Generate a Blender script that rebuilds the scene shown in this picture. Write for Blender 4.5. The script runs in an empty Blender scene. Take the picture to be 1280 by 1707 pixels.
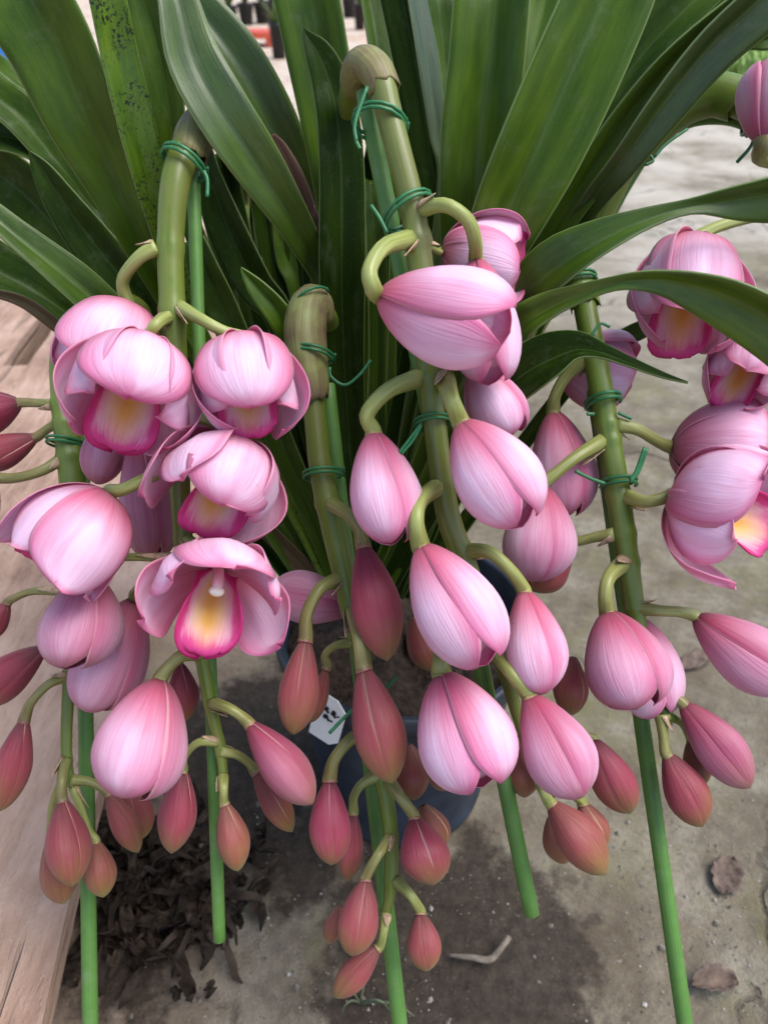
import bpy, bmesh, math, random
import numpy as np
from mathutils import Vector, Matrix, Quaternion
random.seed(7)
rng = np.random.default_rng(11)
R_ = math.radians
SC = bpy.context.scene
COL = SC.collection

# ------------------------------------------------------------------ camera, sky, sun, exposure
CAM_H, PITCH = 0.60, R_(37.0)
FPX = 1232.0                                   # focal length in photograph pixels (1280 x 1707)
cam = bpy.data.cameras.new('camera')
cam.sensor_fit = 'VERTICAL'; cam.sensor_height = 36.0
cam.lens = 36.0 * FPX / 1707.0
cam.clip_start = 0.01; cam.clip_end = 500.0
cam.dof.use_dof = True; cam.dof.focus_distance = 0.34; cam.dof.aperture_fstop = 11.0
cam_o = bpy.data.objects.new('camera', cam); COL.objects.link(cam_o)
cam_o.location = (0, 0, CAM_H); cam_o.rotation_euler = (R_(90) - PITCH, 0, 0)
SC.camera = cam_o

SUN_EL, SUN_AZ = R_(64), R_(100)               # azimuth: 0 = +Y (away from the lens), clockwise
world = bpy.data.worlds.new('World'); SC.world = world; world.use_nodes = True
wn = world.node_tree
for n in list(wn.nodes): wn.nodes.remove(n)
sky = wn.nodes.new('ShaderNodeTexSky'); sky.sky_type = 'NISHITA'; sky.sun_disc = False
sky.sun_elevation = SUN_EL; sky.sun_rotation = SUN_AZ
sky.air_density = 1.0; sky.dust_density = 2.2; sky.ozone_density = 0.6
bg = wn.nodes.new('ShaderNodeBackground'); bg.inputs['Strength'].default_value = 0.105
wo = wn.nodes.new('ShaderNodeOutputWorld')
wn.links.new(sky.outputs[0], bg.inputs[0]); wn.links.new(bg.outputs[0], wo.inputs[0])
sun = bpy.data.lights.new('sun', 'SUN'); sun.energy = 1.5; sun.angle = R_(42); sun.color = (1.0, 0.975, 0.95)
sun_o = bpy.data.objects.new('sun', sun); COL.objects.link(sun_o)
sd = Vector((math.sin(SUN_AZ) * math.cos(SUN_EL), math.cos(SUN_AZ) * math.cos(SUN_EL), math.sin(SUN_EL)))
sun_o.rotation_euler = sd.to_track_quat('Z', 'Y').to_euler()
SC.view_settings.view_transform = 'Standard'; SC.view_settings.look = 'None'
SC.view_settings.gamma = 1.0; SC.view_settings.exposure = 1.22
SC.render.engine = 'CYCLES'
SC.cycles.use_denoising = True
SC.cycles.max_bounces = 8; SC.cycles.diffuse_bounces = 4; SC.cycles.glossy_bounces = 3
SC.cycles.transmission_bounces = 4; SC.cycles.transparent_max_bounces = 6

# ------------------------------------------------------------------ geometry helpers
C0 = Vector((0, 0, CAM_H))
AX = Vector((1, 0, 0)); AU = Vector((0, math.sin(PITCH), math.cos(PITCH))); AF = Vector((0, math.cos(PITCH), -math.sin(PITCH)))
def P(x, y, d):
    return C0 + AF * d + AX * ((x - 640.0) / FPX * d) + AU * ((853.5 - y) / FPX * d)
def G(x, y, z=0.0):
    """the point at height z seen at a pixel of the photograph"""
    r = AF + AX * ((x - 640.0) / FPX) + AU * ((853.5 - y) / FPX)
    return C0 + r * ((z - CAM_H) / r.z)
def catmull(pts, n):
    """n samples through rows of numbers"""
    p = np.asarray(pts, float)
    if len(p) == 2: return p[0] + (p[1] - p[0]) * np.linspace(0, 1, n)[:, None]
    q = np.vstack([2 * p[0] - p[1], p, 2 * p[-1] - p[-2]])
    out = []
    for t in np.linspace(0, len(p) - 1, n):
        i = min(int(t), len(p) - 2); f = t - i
        a, b, c, d = q[i], q[i + 1], q[i + 2], q[i + 3]
        out.append(0.5 * ((2 * b) + (c - a) * f + (2 * a - 5 * b + 4 * c - d) * f * f + (3 * b - a - 3 * c + d) * f ** 3))
    return np.array(out)
def new_obj(name, me, mat=None, parent=None):
    o = bpy.data.objects.new(name, me); COL.objects.link(o)
    if mat is not None and me is not None and not me.materials: me.materials.append(mat)
    if parent is not None: o.parent = parent
    return o
def empty(name, loc=(0, 0, 0)):
    o = bpy.data.objects.new(name, None); COL.objects.link(o); o.location = loc
    o.empty_display_size = 0.02
    return o
def tag(o, label, cat, group=None, kind=None):
    o['label'] = label
    if cat: o['category'] = cat
    if group: o['group'] = group
    if kind: o['kind'] = kind
    return o
def fix_parent(child, parent):
    """parent while the child's data stays in world coordinates"""
    child.parent = parent
    child.matrix_parent_inverse = parent.matrix_basis.inverted()
def grid_mesh(name, V, nu, nv, closed_v=False, cap=False, smooth=True, uvs=None):
    """V: nu*nv points row by row"""
    faces, fuv = [], []
    for i in range(nu - 1):
        for j in range(nv if closed_v else nv - 1):
            j2 = (j + 1) % nv
            faces.append((i * nv + j, i * nv + j2, (i + 1) * nv + j2, (i + 1) * nv + j))
            u0, u1 = i / (nu - 1), (i + 1) / (nu - 1)
            dv = nv if closed_v else nv - 1
            v0, v1 = j / dv, (j + 1) / dv
            fuv += [(u0, v0), (u0, v1), (u1, v1), (u1, v0)]
    if cap:
        faces.append(tuple(range(nv - 1, -1, -1))); fuv += [(0, 0.5)] * nv
        faces.append(tuple((nu - 1) * nv + j for j in range(nv))); fuv += [(1, 0.5)] * nv
    me = bpy.data.meshes.new(name)
    me.from_pydata([tuple(p) for p in V], [], faces)
    uv = me.uv_layers.new(name='UVMap')
    uv.data.foreach_set('uv', [c for t in fuv for c in t])
    if smooth: me.polygons.foreach_set('use_smooth', [True] * len(me.polygons))
    me.update()
    return me
def tube_mesh(name, pts, radii, n=None, nv=12, rib=0.0, ribs=5, cap=True, flat=1.0):
    """pts: world points (rows), radii alike; resampled smoothly to n rings"""
    pts = np.asarray([tuple(p) for p in pts], float); radii = np.asarray(radii, float)
    if n:
        allp = catmull(np.hstack([pts, radii[:, None]]), n); pts, radii = allp[:, :3], np.maximum(allp[:, 3], 1e-5)
    m = len(pts)
    T = np.gradient(pts, axis=0); T /= np.linalg.norm(T, axis=1)[:, None] + 1e-12
    ref = np.array([0.31, 0.9, 0.29]); s = np.cross(T[0], ref); s /= np.linalg.norm(s)
    V = []
    for i in range(m):
        s = s - T[i] * np.dot(s, T[i]); s /= np.linalg.norm(s); b = np.cross(T[i], s)
        for j in range(nv):
            a = 2 * math.pi * j / nv
            r = radii[i] * (1 + rib * math.cos(ribs * a))
            V.append(pts[i] + s * (r * math.cos(a)) + b * (r * flat * math.sin(a)))
    return grid_mesh(name, V, m, nv, closed_v=True, cap=cap)
def solid(o, t, offset=0.0):
    md = o.modifiers.new('thickness', 'SOLIDIFY'); md.thickness = t; md.offset = offset
    md.use_even_offset = False
    return o

# ------------------------------------------------------------------ materials
class NT:
    def __init__(s, name):
        s.m = bpy.data.materials.new(name); s.m.use_nodes = True; s.t = s.m.node_tree
        for n in list(s.t.nodes): s.t.nodes.remove(n)
        s.out = s.t.nodes.new('ShaderNodeOutputMaterial')
    def n(s, typ, **kw):
        x = s.t.nodes.new(typ)
        for k, v in kw.items(): setattr(x, k, v)
        return x
    def link(s, a, b):
        if hasattr(a, 'is_output') or hasattr(a, 'links'): s.t.links.new(a, b)
        else: b.default_value = a
    def math(s, op, a, b=0.0, c=0.0, clamp=False):
        x = s.n('ShaderNodeMath', operation=op, use_clamp=clamp)
        s.link(a, x.inputs[0]); s.link(b, x.inputs[1]); s.link(c, x.inputs[2])
        return x.outputs[0]
    def mix(s, f, a, b, blend='MIX'):
        x = s.n('ShaderNodeMix', data_type='RGBA', blend_type=blend)
        s.link(f, x.inputs[0])
        for v, i in ((a, 6), (b, 7)):
            if isinstance(v, tuple): v = (v[0], v[1], v[2], 1.0)
            s.link(v, x.inputs[i])
        return x.outputs[2]
    def ramp(s, f, stops, interp='LINEAR'):
        x = s.n('ShaderNodeValToRGB'); e = x.color_ramp.elements; x.color_ramp.interpolation = interp
        while len(e) < len(stops): e.new(0.5)
        for k, (p, c) in zip(e, stops):
            k.position = p; k.color = (c, c, c, 1) if isinstance(c, (int, float)) else (c[0], c[1], c[2], 1)
        s.link(f, x.inputs[0]); return x.outputs[0]
    def noise(s, vec, scale=1.0, detail=3.0, rough=0.55, dist=0.0):
        x = s.n('ShaderNodeTexNoise'); x.inputs['Scale'].default_value = scale; x.inputs['Detail'].default_value = detail
        x.inputs['Roughness'].default_value = rough; x.inputs['Distortion'].default_value = dist
        if vec is not None: s.link(vec, x.inputs['Vector'])
        return x.outputs['Fac']
    def uv(s):
        x = s.n('ShaderNodeUVMap'); sp = s.n('ShaderNodeSeparateXYZ'); s.link(x.outputs[0], sp.inputs[0])
        return sp.outputs[0], sp.outputs[1]
    def xyz(s, a, b, c=0.0):
        x = s.n('ShaderNodeCombineXYZ'); s.link(a, x.inputs[0]); s.link(b, x.inputs[1]); s.link(c, x.inputs[2])
        return x.outputs[0]
    def prop(s, name):
        return s.n('ShaderNodeAttribute', attribute_type='OBJECT', attribute_name=name).outputs['Fac']
    def rand(s): return s.n('ShaderNodeObjectInfo').outputs['Random']
    def pos(s): return s.n('ShaderNodeNewGeometry').outputs['Position']
    def bump(s, h, strength=0.3, dist=0.001):
        x = s.n('ShaderNodeBump'); x.inputs['Strength'].default_value = strength; x.inputs['Distance'].default_value = dist
        s.link(h, x.inputs['Height']); return x.outputs[0]
    def pbr(s, col, rough=0.5, spec=0.5, nrm=None, sheen=0.0, coat=0.0, sss=0.0):
        x = s.n('ShaderNodeBsdfPrincipled')
        if isinstance(col, tuple): col = (col[0], col[1], col[2], 1.0)
        s.link(col, x.inputs['Base Color']); s.link(rough, x.inputs['Roughness'])
        x.inputs['Specular IOR Level'].default_value = spec
        x.inputs['Coat Weight'].default_value = coat
        if sheen: x.inputs['Sheen Weight'].default_value = sheen
        if nrm is not None: s.link(nrm, x.inputs['Normal'])
        return x.outputs[0]
    def thin(s, surf, col, f):
        tr = s.n('ShaderNodeBsdfTranslucent'); s.link(col, tr.inputs[0])
        mx = s.n('ShaderNodeMixShader'); s.link(f, mx.inputs[0]); s.link(surf, mx.inputs[1]); s.link(tr.outputs[0], mx.inputs[2])
        return mx.outputs[0]
    def done(s, surf):
        s.t.links.new(surf, s.out.inputs[0]); return s.m

def mat_petal():
    t = NT('petal'); u, v = t.uv()
    a = t.math('ABSOLUTE', t.math('MULTIPLY_ADD', v, 2.0, -1.0))
    rnd = t.math('MULTIPLY', t.rand(), 60.0)
    ripe, pale = t.prop('ripe'), t.prop('pale')
    n1 = t.noise(t.xyz(t.math('MULTIPLY', v, 5.0), t.math('MULTIPLY', u, 1.6), rnd), 1.0, 3.0)
    n2 = t.noise(t.xyz(t.math('MULTIPLY', v, 54.0), t.math('MULTIPLY', u, 2.4), rnd), 1.0, 2.0)
    n3 = t.noise(t.xyz(t.math('MULTIPLY', v, 3.0), t.math('MULTIPLY', u, 3.0), rnd), 1.0, 2.0)
    young = t.ramp(t.math('ADD', u, t.math('MULTIPLY', t.math('SUBTRACT', n3, 0.5), 0.5)),
                   [(0.0, (0.10, 0.024, 0.034)), (0.26, (0.27, 0.032, 0.070)), (0.52, (0.34, 0.055, 0.090)), (0.78, (0.31, 0.115, 0.065)), (1.0, (0.25, 0.19, 0.055))])
    green = t.ramp(t.math('ADD', u, t.math('MULTIPLY', t.math('SUBTRACT', n3, 0.5), 0.6)),
                   [(0.0, (0.17, 0.075, 0.045)), (0.4, (0.26, 0.075, 0.052)), (0.75, (0.25, 0.125, 0.045)), (1.0, (0.25, 0.22, 0.05))])
    bud = t.mix(t.math('MULTIPLY', ripe, 2.1, clamp=True), green, young)
    deep = t.ramp(u, [(0.0, (0.36, 0.06, 0.06)), (0.2, (0.72, 0.10, 0.21)), (0.7, (0.83, 0.12, 0.38)), (1.0, (0.76, 0.06, 0.28))])
    col = t.mix(t.math('MULTIPLY_ADD', ripe, 2.0, -0.95, clamp=True), bud, deep)
    bell = t.ramp(u, [(0.0, 0.0), (0.16, 0.15), (0.48, 1.0), (0.72, 0.95), (0.90, 0.40), (1.0, 0.05)], 'EASE')
    w = t.math('SUBTRACT', 1.0, t.math('MULTIPLY', t.math('POWER', a, 1.9), 1.0))
    w = t.math('MULTIPLY', w, bell)
    w = t.math('MULTIPLY', w, t.math('MULTIPLY_ADD', n1, 1.5, 0.22))
    w = t.math('MULTIPLY', w, t.math('MULTIPLY_ADD', ripe, 2.1, -1.0, clamp=True))
    w = t.math('MULTIPLY_ADD', t.math('MULTIPLY', pale, t.math('MULTIPLY_ADD', bell, 0.55, 0.42)), 0.42, w, clamp=True)
    col = t.mix(t.math('MULTIPLY', w, 0.94), col, (0.96, 0.73, 0.90))
    vein = t.ramp(n2, [(0.42, 0.0), (0.62, 1.0)])
    vs = t.math('MULTIPLY', vein, t.math('SUBTRACT', 0.36, t.math('MULTIPLY', w, 0.29)))
    col = t.mix(vs, col, t.mix(1.0, col, (0.78, 0.38, 0.52), 'MULTIPLY'))
    edge = t.ramp(t.math('MULTIPLY_ADD', ripe, -0.03, a), [(0.88, 0.0), (0.94, 1.0)])
    col = t.mix(t.math('MULTIPLY', edge, t.math('MULTIPLY_ADD', ripe, -0.25, 0.65)), col, t.mix(ripe, (0.74, 0.52, 0.26), (0.90, 0.58, 0.70)))
    fl = t.math('MULTIPLY', t.ramp(t.noise(t.pos(), 420.0, 2.0), [(0.71, 0.0), (0.76, 1.0)]), t.ramp(t.noise(t.pos(), 40.0, 1.0), [(0.5, 0.0), (0.62, 1.0)]))
    col = t.mix(t.math('MULTIPLY', fl, 0.5), col, (0.34, 0.14, 0.08))
    nrm = t.bump(t.math('ADD', t.math('MULTIPLY', n2, 0.8), n1), 0.45, 0.0010)
    s = t.pbr(col, 0.42, 0.32, nrm, sheen=0.1)
    return t.done(t.thin(s, col, t.math('MULTIPLY_ADD', ripe, 0.34, 0.02)))
def mat_lip():
    t = NT('lip_petal'); u, v = t.uv()
    a = t.math('ABSOLUTE', t.math('MULTIPLY_ADD', v, 2.0, -1.0))
    rnd = t.math('MULTIPLY', t.rand(), 60.0)
    n1 = t.noise(t.xyz(t.math('MULTIPLY', v, 30.0), t.math('MULTIPLY', u, 3.0), rnd), 1.0, 3.0)
    n3 = t.noise(t.xyz(t.math('MULTIPLY', v, 5.0), t.math('MULTIPLY', u, 5.0), rnd), 1.0, 3.0)
    rim = t.math('MAXIMUM', t.math('MULTIPLY', t.math('SUBTRACT', u, 0.28), 1.32), t.math('MULTIPLY', a, 0.90))
    rim = t.math('ADD', rim, t.math('MULTIPLY', t.math('SUBTRACT', n3, 0.5), 0.25))
    rim = t.math('ADD', rim, t.math('MULTIPLY', t.math('SUBTRACT', n1, 0.5), 0.22))
    col = t.ramp(rim, [(0.26, (0.94, 0.80, 0.66)), (0.46, (0.90, 0.50, 0.60)), (0.62, (0.76, 0.09, 0.32)), (0.92, (0.62, 0.03, 0.20))])
    yel = t.math('MULTIPLY', t.ramp(a, [(0.06, 1.0), (0.44, 0.0)]), t.ramp(u, [(0.0, 1.0), (0.5, 1.0), (0.8, 0.0)]))
    col = t.mix(t.math('MULTIPLY', yel, 0.9), col, (0.95, 0.58, 0.09))
    s = t.pbr(col, 0.45, 0.3, t.bump(n1, 0.2, 0.0006))
    return t.done(t.thin(s, col, 0.34))
def mat_stem():
    t = NT('stem'); u, v = t.uv(); p = t.pos()
    rnd = t.math('MULTIPLY', t.rand(), 60.0)
    n1 = t.noise(t.xyz(t.math('MULTIPLY', v, 14.0), t.math('MULTIPLY', u, 5.0), rnd), 1.0, 3.0)
    n2 = t.noise(p, 90.0, 4.0)
    n3 = t.noise(p, 900.0, 2.0)
    f = t.math('ADD', t.math('MULTIPLY', n1, 0.7), t.math('MULTIPLY', n2, 0.5))
    old = t.ramp(f, [(0.35, (0.085, 0.135, 0.014)), (0.55, (0.14, 0.19, 0.026)), (0.75, (0.18, 0.185, 0.05))])
    fresh = t.ramp(f, [(0.35, (0.045, 0.115, 0.008)), (0.7, (0.11, 0.20, 0.015))])
    col = t.mix(t.prop('fresh'), old, fresh)
    n5 = t.noise(t.xyz(t.math('MULTIPLY', v, 2.4), t.math('MULTIPLY', u, 4.0), rnd), 1.0, 2.0)
    col = t.mix(t.math('MULTIPLY', t.ramp(n5, [(0.48, 0.0), (0.70, 1.0)]), 0.38), col, (0.13, 0.10, 0.04))
    col = t.mix(t.math('MULTIPLY', t.ramp(n5, [(0.28, 1.0), (0.42, 0.0)]), 0.35), col, (0.20, 0.27, 0.05))
    col = t.mix(t.math('MULTIPLY', t.ramp(n3, [(0.62, 0.0), (0.72, 1.0)]), 0.25), col, (0.10, 0.08, 0.03))
    return t.done(t.pbr(col, 0.36, 0.5, t.bump(n1, 0.3, 0.0008)))
def mat_pedicel():
    t = NT('pedicel'); u, v = t.uv(); p = t.pos(); rose = t.prop('rose')
    n1 = t.noise(t.xyz(t.math('MULTIPLY', v, 12.0), t.math('MULTIPLY', u, 3.0), t.math('MULTIPLY', t.rand(), 60.0)), 1.0, 3.0)
    g = t.ramp(n1, [(0.3, (0.22, 0.26, 0.055)), (0.7, (0.36, 0.40, 0.13))])
    b = t.ramp(n1, [(0.3, (0.10, 0.065, 0.03)), (0.7, (0.22, 0.15, 0.07))])
    col = t.mix(t.math('MULTIPLY', rose, t.math('MULTIPLY_ADD', u, 0.7, 0.35), clamp=True), g, b)
    col = t.mix(t.math('MULTIPLY', t.ramp(u, [(0.86, 0.0), (1.0, 1.0)]), 0.65), col, (0.34, 0.10, 0.11))
    return t.done(t.pbr(col, 0.42, 0.45, t.bump(n1, 0.4, 0.0008)))
def mat_leaf():
    t = NT('leaf'); u, v = t.uv()
    a = t.math('ABSOLUTE', t.math('MULTIPLY_ADD', v, 2.0, -1.0))
    rnd = t.math('MULTIPLY', t.rand(), 60.0)
    n1 = t.noise(t.xyz(t.math('MULTIPLY', v, 40.0), t.math('MULTIPLY', u, 2.5), rnd), 1.0, 3.0)
    n2 = t.noise(t.xyz(t.math('MULTIPLY', v, 5.0), t.math('MULTIPLY', u, 6.0), rnd), 1.0, 3.0)
    n4 = t.noise(t.xyz(t.math('MULTIPLY', v, 130.0), t.math('MULTIPLY', u, 6.0), rnd), 1.0, 2.0)
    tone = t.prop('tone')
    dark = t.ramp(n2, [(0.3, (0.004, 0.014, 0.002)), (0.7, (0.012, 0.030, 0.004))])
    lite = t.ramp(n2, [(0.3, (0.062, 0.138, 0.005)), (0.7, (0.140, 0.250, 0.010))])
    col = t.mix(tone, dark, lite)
    col = t.mix(t.math('MULTIPLY', t.ramp(n1, [(0.4, 0.0), (0.65, 1.0)]), 0.30), col, t.mix(1.0, col, (0.62, 0.70, 0.62), 'MULTIPLY'))
    mid = t.ramp(a, [(0.0, 1.0), (0.06, 0.0)])
    col = t.mix(t.math('MULTIPLY', mid, 0.35), col, (0.10, 0.17, 0.05))
    edge = t.ramp(a, [(0.955, 0.0), (0.99, 1.0)])
    col = t.mix(t.math('MULTIPLY', edge, 0.6), col, (0.25, 0.33, 0.12))
    brown = t.prop('dry')
    bc = t.ramp(n1, [(0.3, (0.06, 0.025, 0.018)), (0.7, (0.26, 0.16, 0.11))])
    col = t.mix(brown, col, bc)
    sp = t.noise(t.pos(), 620.0, 3.0, 0.7); cl = t.noise(t.pos(), 55.0, 2.0)
    spm = t.math('MULTIPLY', t.ramp(sp, [(0.53, 0.0), (0.58, 1.0)]), t.ramp(cl, [(0.42, 0.0), (0.54, 1.0)]))
    col = t.mix(t.math('MULTIPLY', spm, t.prop('spots')), col, (0.012, 0.014, 0.010))
    dust = t.noise(t.pos(), 1500.0, 1.0)
    col = t.mix(t.math('MULTIPLY', t.ramp(dust, [(0.68, 0.0), (0.74, 1.0)]), 0.25), col, (0.22, 0.25, 0.16))
    wm = t.noise(t.xyz(t.math('MULTIPLY', v, 3.0), t.math('MULTIPLY', u, 14.0), rnd), 1.0, 6.0, 0.7)
    col = t.mix(t.math('MULTIPLY', t.ramp(wm, [(0.55, 0.0), (0.75, 1.0)]), 0.22), col, (0.20, 0.23, 0.15))
    h = t.math('ADD', t.math('MULTIPLY', n4, 0.35), n1)
    rough = t.math('MULTIPLY_ADD', wm, 0.30, 0.20)
    s = t.pbr(col, rough, 0.2, t.bump(h, 0.28, 0.0006))
    pb = [n for n in t.t.nodes if n.type == 'BSDF_PRINCIPLED'][0]; t.link(t.prop('gloss'), pb.inputs['Specular IOR Level'])
    return t.done(t.thin(s, t.mix(1.0, col, (1.0, 1.0, 0.45), 'MULTIPLY'), 0.16))
def mat_plain(name, col, rough=0.5, spec=0.5, var=0.25, scale=60.0, bump=0.2, bd=0.001):
    t = NT(name); n = t.noise(t.pos(), scale, 5.0)
    lo = tuple(c * (1 - var) for c in col); hi = tuple(min(1, c * (1 + var)) for c in col)
    return t.done(t.pbr(t.ramp(n, [(0.3, lo), (0.7, hi)]), rough, spec, t.bump(n, bump, bd)))
def mat_stake():
    t = NT('green_plastic'); u, v = t.uv()
    n = t.noise(t.xyz(t.math('MULTIPLY', v, 26.0), t.math('MULTIPLY', u, 2.0)), 1.0, 2.0)
    n2 = t.noise(t.pos(), 160.0, 4.0)
    f = t.math('ADD', t.math('MULTIPLY', n, 0.6), t.math('MULTIPLY', n2, 0.4))
    col = t.ramp(f, [(0.3, (0.065, 0.165, 0.030)), (0.7, (0.11, 0.25, 0.048))])
    sc = t.noise(t.pos(), 70.0, 6.0, 0.75); sg = t.noise(t.pos(), 900.0, 3.0, 0.7)
    col = t.mix(t.math('MULTIPLY', t.ramp(sc, [(0.52, 0.0), (0.70, 1.0)]), 0.40), col, (0.20, 0.24, 0.14))
    col = t.mix(t.math('MULTIPLY', t.ramp(sg, [(0.64, 0.0), (0.70, 1.0)]), 0.45), col, (0.05, 0.07, 0.03))
    return t.done(t.pbr(col, t.math('MULTIPLY_ADD', sc, 0.3, 0.28), 0.45, t.bump(n, 0.4, 0.0008)))
def mat_ground():
    t = NT('concrete_and_dirt'); p = t.pos()
    sp = t.n('ShaderNodeSeparateXYZ'); t.link(p, sp.inputs[0]); X, Y = sp.outputs[0], sp.outputs[1]
    nb = t.noise(p, 3.0, 5.0); nm = t.noise(p, 14.0, 6.0, 0.65); nf = t.noise(p, 110.0, 6.0, 0.7); ng = t.noise(p, 420.0, 4.0, 0.7)
    base = t.ramp(nm, [(0.34, (0.125, 0.096, 0.062)), (0.5, (0.225, 0.190, 0.133)), (0.66, (0.335, 0.300, 0.228))])
    base = t.mix(t.math('MULTIPLY', t.ramp(nf, [(0.38, 1.0), (0.55, 0.0)]), 0.5), base, (0.13, 0.11, 0.085))
    base = t.mix(t.math('MULTIPLY', t.ramp(ng, [(0.60, 0.0), (0.72, 1.0)]), 0.40), base, (0.46, 0.44, 0.40))
    moss = t.math('MULTIPLY', t.ramp(t.noise(p, 7.0, 5.0, 0.7, 0.6), [(0.52, 0.0), (0.68, 1.0)]), t.ramp(nf, [(0.3, 0.2), (0.6, 1.0)]))
    base = t.mix(t.math('MULTIPLY', moss, 0.75), base, (0.155, 0.155, 0.045))
    # warm pinkish earth beyond the boards, away from the concrete
    warm = t.ramp(t.math('ADD', t.math('MULTIPLY', t.math('SUBTRACT', nb, 0.5), 0.9), t.math('MULTIPLY_ADD', X, -1.2, t.math('MULTIPLY_ADD', Y, 0.16, 0.05))), [(0.15, 0.0), (0.55, 1.0)])
    earth = t.ramp(nm, [(0.3, (0.44, 0.30, 0.21)), (0.7, (0.60, 0.45, 0.34))])
    base = t.mix(warm, base, earth)
    # worn pale cement laid farther off
    far = t.math('MULTIPLY', t.ramp(t.math('MULTIPLY', Y, 0.1), [(0.10, 0.0), (0.22, 1.0)]), t.ramp(t.noise(t.xyz(t.math('MULTIPLY', X, 2.6), t.math('MULTIPLY', Y, 2.2)), 1.0, 4.0, 0.6), [(0.38, 0.0), (0.6, 1.0)]))
    base = t.mix(t.math('MULTIPLY', far, 0.7), base, (0.62, 0.57, 0.48))
    # damp soil stains with their own outline
    dist = None
    warp = t.math('MULTIPLY', t.math('SUBTRACT', t.noise(p, 22.0, 5.0, 0.65), 0.5), 0.16)
    for (px, py, r) in STAINS:
        g = G(px, py)
        dx = t.math('SUBTRACT', X, g.x); dy = t.math('SUBTRACT', Y, g.y)
        d = t.math('SQRT', t.math('ADD', t.math('MULTIPLY', dx, dx), t.math('MULTIPLY', dy, dy)))
        d = t.math('SUBTRACT', d, r)
        dist = d if dist is None else t.math('MINIMUM', dist, d)
    st = t.ramp(t.math('MULTIPLY_ADD', t.math('ADD', dist, warp), 6.0, 0.5), [(0.42, 1.0), (0.56, 0.0)])
    soil = t.ramp(nf, [(0.3, (0.020, 0.014, 0.009)), (0.6, (0.066, 0.047, 0.032)), (0.8, (0.13, 0.10, 0.07))])
    soil = t.mix(t.math('MULTIPLY', t.ramp(ng, [(0.64, 0.0), (0.72, 1.0)]), 0.7), soil, (0.26, 0.24, 0.21))
    base = t.mix(t.math('MULTIPLY', st, 0.94), base, soil)
    vo = t.n('ShaderNodeTexVoronoi', feature='DISTANCE_TO_EDGE'); vo.inputs['Scale'].default_value = 2.6
    pw_ = t.n('ShaderNodeVectorMath', operation='ADD'); t.link(p, pw_.inputs[0])
    nz = t.n('ShaderNodeTexNoise'); nz.inputs['Scale'].default_value = 9.0; nz.inputs['Detail'].default_value = 6.0; t.link(p, nz.inputs['Vector'])
    sc_ = t.n('ShaderNodeVectorMath', operation='SCALE'); t.link(nz.outputs['Color'], sc_.inputs[0]); sc_.inputs['Scale'].default_value = 0.22
    t.link(sc_.outputs[0], pw_.inputs[1]); t.link(pw_.outputs[0], vo.inputs['Vector'])
    crk = t.math('MULTIPLY', t.ramp(vo.outputs['Distance'], [(0.004, 1.0), (0.014, 0.0)]), t.ramp(nb, [(0.42, 0.0), (0.55, 1.0)]))
    base = t.mix(t.math('MULTIPLY', crk, 0.6), base, (0.05, 0.04, 0.03))
    nh = t.noise(p, 1400.0, 3.0, 0.7)
    base = t.mix(t.math('MULTIPLY', t.ramp(nh, [(0.32, 1.0), (0.46, 0.0)]), 0.45), base, (0.06, 0.05, 0.038))
    h = t.math('SUBTRACT', t.math('ADD', t.math('ADD', t.math('MULTIPLY', nf, 0.7), t.math('MULTIPLY', ng, 0.35)), t.math('MULTIPLY', nh, 0.2)), t.math('MULTIPLY', crk, 0.8))
    rough = t.math('MULTIPLY_ADD', st, -0.12, 0.88)
    return t.done(t.pbr(base, rough, 0.3, t.bump(h, 0.9, 0.006)))
def mat_wood():
    t = NT('weathered_wood'); o = t.n('ShaderNodeTexCoord').outputs['Object']
    sp = t.n('ShaderNodeSeparateXYZ'); t.link(o, sp.inputs[0])
    g = t.noise(t.xyz(t.math('MULTIPLY', sp.outputs[0], 70.0), t.math('MULTIPLY', sp.outputs[1], 16.0), t.math('MULTIPLY', sp.outputs[2], 160.0)), 1.0, 5.0, 0.65, 0.4)
    b = t.noise(o, 9.0, 5.0, 0.6); f = t.noise(o, 260.0, 4.0, 0.7)
    col = t.ramp(t.math('ADD', t.math('MULTIPLY', g, 0.5), t.math('MULTIPLY', b, 0.55)), [(0.34, (0.20, 0.118, 0.082)), (0.5, (0.36, 0.235, 0.170)), (0.68, (0.50, 0.35, 0.27))])
    cr = t.ramp(t.noise(t.xyz(t.math('MULTIPLY', sp.outputs[0], 60.0), t.math('MULTIPLY', sp.outputs[1], 4.0), sp.outputs[2]), 1.0, 3.0, 0.5, 0.8), [(0.66, 0.0), (0.70, 1.0)])
    col = t.mix(t.math('MULTIPLY', cr, 0.45), col, (0.16, 0.11, 0.08))
    col = t.mix(t.math('MULTIPLY', t.ramp(f, [(0.62, 0.0), (0.75, 1.0)]), 0.3), col, (0.66, 0.56, 0.48))
    h = t.math('SUBTRACT', t.math('ADD', g, t.math('MULTIPLY', f, 0.3)), t.math('MULTIPLY', cr, 0.8))
    return t.done(t.pbr(col, 0.85, 0.25, t.bump(h, 0.9, 0.006)))
STAINS = [(820, 1570, 0.075), (690, 1600, 0.072), (905, 1690, 0.055), (250, 1470, 0.07), (340, 1400, 0.06), (210, 1600, 0.045), (500, 1420, 0.05), (790, 1590, 0.045), (890, 1660, 0.030), (640, 1480, 0.05), (470, 1230, 0.10)]
M_PET, M_LIP, M_STEM, M_PED, M_LEAF = mat_petal(), mat_lip(), mat_stem(), mat_pedicel(), mat_leaf()
M_STAKE = mat_stake()
M_TIE = mat_plain('tie_plastic', (0.025, 0.16, 0.055), 0.4, 0.5, 0.2, 200)
M_CAP = mat_plain('anther', (0.85, 0.74, 0.62), 0.4, 0.4, 0.08, 300)
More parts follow.
